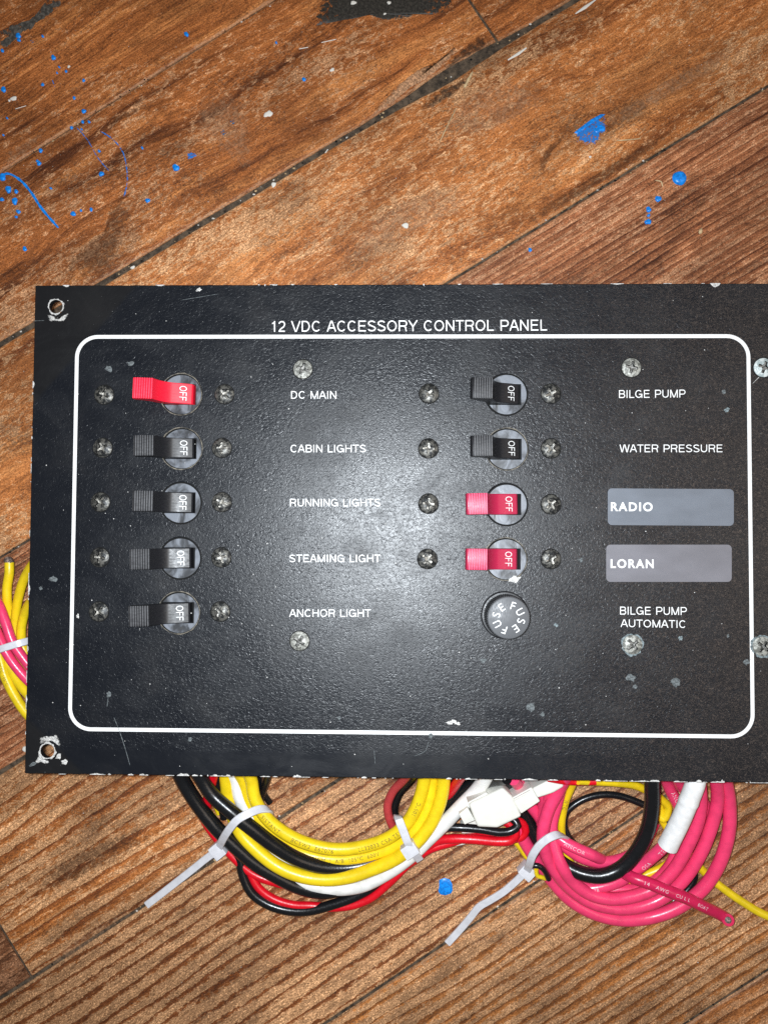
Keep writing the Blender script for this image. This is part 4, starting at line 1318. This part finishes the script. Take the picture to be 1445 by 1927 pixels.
o_s, path_s, r_s = wire('w_pink', 22, ZC, [(1080, 20, 34), (1060, 110, 30), (1010, 240, 26), (950, 370, 22), (890, 455, 18.5), (820, 520, 15.5), (740, 585, 12.5), (650, 645, 10.5), (560, 680, 9), (480, 688, 8), (400, 670, 7), (330, 620, 6), (270, 550, 5)],
     'pink wire wearing a white sleeve where it leaves the panel', G2, legends=[('TEW', (860, 482), 7.5, 0, True), ('OSA', (765, 560), 6.5, 0, True), ('67078', (495, 690), 6, 0, True)], ink='ink_white')
wire('w_pink', 20, ZC, [(380, 640, 4), (480, 685, 3.5), (560, 702, 4), (650, 704, 4.5), (750, 690, 5), (850, 640, 6), (920, 560, 7), (960, 470, 8)], 'pink wire showing between two arcs low in the coil', G2)
wire('w_pink', 22, ZC, [(880, 30, 20), (910, 140, 13), (960, 240, 9), (1000, 330, 7), (1010, 420, 6)], 'short pink wire entering beside the white sleeve', G2, legends=[('ANC', (905, 140), 8, 0, False)], ink='ink_white')
wire('w_pink', 22, ZC, [(930, 40, 26), (965, 130, 18), (1040, 190, 12), (1100, 230, 9), (1108, 300, 7), (1060, 400, 6)], 'pink wire turning down behind the white sleeve', G2)
cr, cr_path, cr_r = wire('w_crimson', 21.5, ZC, [(560, 560, 6), (640, 592, 11), (710, 630, 17), (800, 665, 19), (900, 705, 19), (1000, 745, 18), (1100, 792, 15.5), (1180, 832, 12.5), (1218, 852, 12.6), (1232, 860, 14.6)], 'crimson wire with a cut end lying across the coil, printed 14 AWG', G2,
     legends=[('14   AWG', (745, 645), 6, 8, False), ('CU L L', (905, 712), 5.6, 8, False), ('BOAT', (1020, 758), 5.6, 8, False)], ink='ink_white')
wire('w_black', 27, ZC, [(815, 0, 32), (817, 110, 28), (816, 240, 24), (795, 375, 20), (735, 500, 17), (650, 585, 15), (545, 625, 14), (440, 612, 12), (350, 565, 10), (270, 500, 7), (200, 420, 5), (150, 330, 5), (110, 240, 6), (60, 150, 10), (20, 60, 18)],
     'thick black wire hooking down through the pink coil', G2, legends=[('E67078  600V', (360, 548), 7, -35, False)], ink='ink_grey')
wire('w_black', 13, ZC, [(430, 480, 1.6), (372, 420, 1.5), (345, 350, 1.5), (360, 285, 1.6), (430, 225, 1.8), (530, 190, 2), (630, 188, 2.2), (740, 225, 2.4), (840, 280, 2.6), (900, 330, 2.6), (960, 420, 2.4), (1020, 540, 2.0), (1045, 630, 1.8), (1010, 700, 1.6), (930, 760, 1.5)],
     'thin black wire arching inside the pink coil on the boards', G2)
wire('w_yellow', 16, ZC, [(420, 40, 22), (385, 130, 13), (350, 225, 8), (328, 320, 5), (332, 400, 3), (350, 480, 2.2), (380, 560, 2), (430, 620, 2), (500, 645, 2)], 'yellow wire dropping along the left inside of the pink coil', G2, legends=[('WTC', (372, 190), 7, 0, False)])
wire('w_yellow', 15, ZC, [(420, 110, 24), (520, 112, 20), (620, 122, 17), (720, 140, 13), (800, 170, 9), (870, 210, 6), (905, 260, 4.5), (880, 320, 3.5), (850, 300, 3)], 'yellow wire running along the panel edge above the pink coil', G2)
wire('w_yellow', 15, ZC, [(20, 380, 3), (90, 440, 2.2), (160, 520, 2), (250, 590, 1.9), (360, 625, 2), (480, 655, 2.2), (600, 662, 2.6), (700, 650, 3), (780, 620, 3.4), (880, 580, 4), (950, 520, 4), (990, 470, 4)], 'yellow wire curving low beneath the pink coil', G2)
wire('w_yellow', 15, ZC, [(850, 200, 4), (880, 330, 2.5), (940, 420, 2.2), (1010, 500, 2.1), (1090, 590, 2.0), (1165, 662, 2.0), (1280, 752, 2.0), (1400, 825, 2.0), (1500, 865, 2.0), (1600, 890, 2)], 'yellow wire running off across the boards to the right of the coil', G2)
wire('w_red', 14, ZB, [(1200, 120, 26), (1300, 140, 24), (1400, 148, 22), (1520, 150, 22)], 'thin red wire along the lower edge of the panel', G2)
wire('w_pink', 20, ZB, [(960, 130, 22), (1010, 200, 14), (1090, 330, 8), (1150, 420, 7), (1200, 500, 6), (1260, 600, 5)], 'pink wire passing under the plug into the coil', G2)
wire('w_pink', 14, ZB, [(1200, 190, 20), (1180, 270, 15), (1150, 350, 11), (1140, 440, 9)], 'narrow pink wire with pale printing beside the plug', G2, legends=[('CO', (1160, 345), 7, 0, True)], ink='ink_white')
wire('w_black', 10, ZC, [(165, 572, 14), (205, 568, 15), (240, 592, 14), (262, 640, 11)], 'short dark frayed wire end at the cable tie', G2)
wire('w_yellow', 8, ZC, [(195, 592, 12), (200, 622, 11), (228, 636, 10), (250, 640, 9)], 'small yellow wire end poking out below the cable tie', G2)

G3 = 'wires bundled beside the left edge of the panel'
wl, pl_, rl_ = wire('w_yellow', 17, ZD, [(75, 225, 10), (68, 300, 10), (56, 400, 9), (52, 500, 8), (68, 600, 6), (95, 710, 4.5), (120, 800, 3.5), (160, 930, 3), (230, 1040, 3)], 'yellow wire with a cut blackened end', G3)
wire('w_yellow', 17, ZD, [(300, 170, 22), (225, 260, 16), (165, 365, 12), (128, 500, 9), (110, 620, 7), (118, 720, 6), (150, 820, 5), (210, 930, 4), (280, 1000, 4)], 'yellow wire arching out from under the panel edge', G3)
wire('w_yellow', 17, ZD, [(290, 450, 20), (220, 530, 14), (172, 635, 11), (156, 740, 10), (172, 840, 9), (215, 910, 9), (290, 980, 9)], 'short yellow arch close against the panel edge', G3)
wire('w_pink', 18, ZD, [(-60, 470, 10), (-10, 530, 13), (40, 660, 14), (95, 800, 14), (160, 910, 13), (240, 1005, 12)], 'upper pink wire under the left cable tie', G3)
wire('w_pink', 18, ZD, [(-80, 620, 10), (-25, 720, 11.5), (35, 860, 12), (105, 965, 11), (200, 1072, 10), (290, 1150, 10)], 'lower pink wire under the left cable tie', G3)
wire('w_yellow', 18, ZD, [(-70, 600, 5), (-30, 780, 5), (5, 930, 5), (40, 1050, 5), (100, 1180, 5), (185, 1305, 5), (270, 1400, 5)], 'outermost yellow wire curving under the lower left of the panel', G3, legends=[('WTC 105°C', (15, 960), 5.5, 10, False)])
wire('w_yellow', 18, ZD, [(-20, 730, 3), (40, 900, 3.4), (85, 1000, 4), (140, 1095, 5), (210, 1180, 6), (290, 1260, 6)], 'yellow wire between the pink pair and the outermost yellow wire', G3)
# stripped ends
def stub(parent, base, direction, r, ln, mat):
    d = np.array(direction, float)
    d /= np.linalg.norm(d)
    b = np.array(base)
    pth = np.array([b - d * 0.0006, b + d * ln * 0.3, b + d * ln * 0.7, b + d * ln])
    return obj('conductor', tube('conductor', pth, r, 12, True, [r, r * 0.96, r * 0.9, r * 0.6]), M[mat], parent)
d0 = pl_[0] - pl_[3]
stub(wl, pl_[0], d0 + np.array([-0.002, 0, 0.0]), rl_ * 0.99, 0.0022, 'copper')
stub(cr, cr_path[-1], cr_path[-1] - cr_path[-2], cr['r_'] * 0.58, 0.0003, 'copper')
for o in bpy.data.objects:
    if 'r_' in o.keys():
        del o['r_']

# white sleeve over the pink wire
sl_path = wire_path(ZC, [(1062, 60, 30), (1052, 120, 29), (1030, 190, 27), (1000, 270, 25), (960, 350, 22.5), (925, 420, 20.5), (900, 462, 19)])
rad = np.interp(np.linspace(0, 1, len(sl_path)), [0, 0.34, 0.36, 0.40, 0.42, 0.9, 1.0], [17.5, 17.5, 18.6, 18.4, 17.2, 18.0, 18.8]) * px(0.024)
obj('sleeve', auto_smooth(tube('sleeve', sl_path, 0, 16, True, rad), 40), M['tape'], o_s, label='white tape sleeve with a wrapped fold')

# plug connector, lying with its axis rising to the right
ax0, ax1 = P(700 + 640 / 3.6125, 1430 + 400 / 3.6125, 0.017), P(700 + 1290 / 3.6125, 1430 + 155 / 3.6125, 0.019)
adir = (ax1 - ax0).normalized()
aside = Vector((0, 0, 1)).cross(adir).normalized()
aup = adir.cross(aside)
plug = thing('plug_connector', 'ivory plastic wire plug between the yellow coil and the pink coil', 'plug', loc=P(700 + 850 / 3.6125, 1430 + 330 / 3.6125, 0.017))
def zb(x, y, h):
    return P(700 + x / 3.6125, 1430 + y / 3.6125, h)
def prism(name, quad, h_top, h_bot, parent, mat, bev=0.0005, lab=None, taper=0.0):
    """Moulded block: outline given at its top face, going straight down."""
    top = [zb(x, y, h_top) for x, y in quad]
    bm = bmesh.new()
    c = sum(top, Vector()) / len(top)
    vt = [bm.verts.new(v - parent.location) for v in top]
    vb = [bm.verts.new(Vector((v.x, v.y, h_bot)) - parent.location) for v in top]
    n = len(top)
    bm.faces.new(vt)
    bm.faces.new(vb[::-1])
    for k in range(n):
        bm.faces.new((vt[k], vb[k], vb[(k + 1) % n], vt[(k + 1) % n]))
    bmesh.ops.recalc_face_normals(bm, faces=bm.faces)
    bmesh.ops.bevel(bm, geom=list(bm.edges), offset=bev, segments=3, affect='EDGES', profile=0.6)
    o = obj(name, auto_smooth(bm_mesh(name, bm), 35), mat, parent)
    if lab:
        o['label'] = lab
    return o
prism('housing', [(655, 300), (890, 190), (955, 250), (1018, 385), (850, 465), (715, 458)], 0.0235, 0.008, plug, M['connector'], 0.0011)
prism('latch', [(648, 290), (775, 222), (798, 240), (672, 318)], 0.0225, 0.014, plug, M['connector'], 0.0003)
prism('wire_entry', [(590, 368), (648, 322), (700, 412), (628, 440)], 0.0185, 0.008, plug, M['connector'], 0.0003)
prism('flange', [(600, 440), (690, 400), (760, 470), (700, 500), (610, 500)], 0.0075, 0.003, plug, M['connector'], 0.0003)
prism('foot', [(552, 566), (640, 540), (634, 575), (572, 588)], 0.0060, 0.0005, plug, M['connector'], 0.0003)
prism('insert', [(950, 258), (1082, 186), (1142, 282), (1012, 368)], 0.0230, 0.0095, plug, M['connector'], 0.0005)
prism('insert_step', [(960, 268), (1074, 206), (1080, 216), (966, 280)], 0.0238, 0.0200, plug, M['connector'], 0.0002)
prism('neck', [(1086, 196), (1185, 146), (1292, 128), (1304, 184), (1230, 226), (1122, 262)], 0.0245, 0.0130, plug, M['connector'], 0.0009)

# cable ties
def tie(label, strap_px, zoom, head_px, tail_px, width, wdir_from, group='cable ties round the wire coils'):
    hx, hy, hh = head_px
    hp = P(zoom[0] + hx / zoom[2], zoom[1] + hy / zoom[2], hh * MM)
    t = thing('cable_tie', label, 'cable tie', loc=hp, group=group)
    off = np.array(hp)
    path = wire_path(zoom, strap_px, 0.0)
    w = width * px(0.012)
    d = path[int(len(path) * 0.42)] - path[0]
    wd = np.cross(np.array([0, 0, 1.0]), np.array([d[0], d[1], 0]))
    wd /= np.linalg.norm(wd)
    obj('strap', band_mesh('strap', path - off, w, 0.0011, wd), M['nylon'], t)
    if tail_px:
        tp = wire_path(zoom, tail_px, 0.0)
        dd = tp[-1] - tp[0]
        wd2 = np.cross(np.array([0, 0, 1.0]), dd)
        wd2 /= np.linalg.norm(wd2)
        obj('tail', band_mesh('tail', tp - off, w * 0.96, 0.0011, wd2), M['nylon'], t)
        ang = math.atan2(dd[1], dd[0])
    else:
        ang = math.atan2(d[1], d[0])
    hb = bevel_box(0.0048, 0.0056, 0.0044, 0.0005)
    h = obj('head', auto_smooth(bm_mesh('head', hb), 35), M['nylon'], t)
    h.rotation_euler = (0, 0, ang)
    return t
tie('milky cable tie on the yellow coil with a long straight tail over bare boards',
    [(375, 372, 6), (392, 330, 13.5), (420, 285, 18), (455, 245, 19.8), (500, 220, 19), (545, 203, 16.5), (575, 203, 14), (588, 214, 9), (580, 235, 3), (520, 290, 0.9), (450, 340, 0.8), (385, 375, 2.5)], ZA, (375, 370, 7),
    [(375, 370, 7), (330, 402, 6), (270, 450, 4.5), (200, 505, 3), (140, 552, 2), (80, 598, 1.4)], 14.5, None)
tie('short milky cable tie with a cut tail beside the white wire',
    [(1110, 240, 8), (1112, 232, 14), (1118, 248, 18.2), (1135, 290, 18.4), (1152, 335, 18), (1165, 365, 16)], ZA, (1163, 368, 15.5),
    [(1163, 368, 15.5), (1180, 385, 14.5), (1203, 412, 11)], 15, None)
tie('milky cable tie on the pink coil with a long bent tail on the boards',
    [(147, 598, 10), (160, 560, 16), (178, 510, 19.5), (215, 458, 21.5), (260, 422, 21.8), (305, 404, 20), (340, 408, 16), (362, 425, 8), (360, 450, 1.2), (280, 530, 0.8), (190, 590, 1.5), (150, 600, 5)], ZC, (145, 596, 9),
    [(145, 596, 9), (90, 650, 7.5), (20, 710, 6), (-60, 760, 4.5), (-110, 790, 3.6), (-160, 850, 2.4), (-215, 915, 1.2), (-282, 988, 0.9)], 14, None)
tie('milky cable tie holding the bundle beside the left panel edge',
    [(-90, 880, 4), (-50, 872, 16), (-10, 858, 19.5), (60, 836, 20), (130, 815, 19.5), (195, 797, 17.5), (240, 785, 12), (262, 780, 6)], ZD, (-85, 882, 6), None, 13, None)
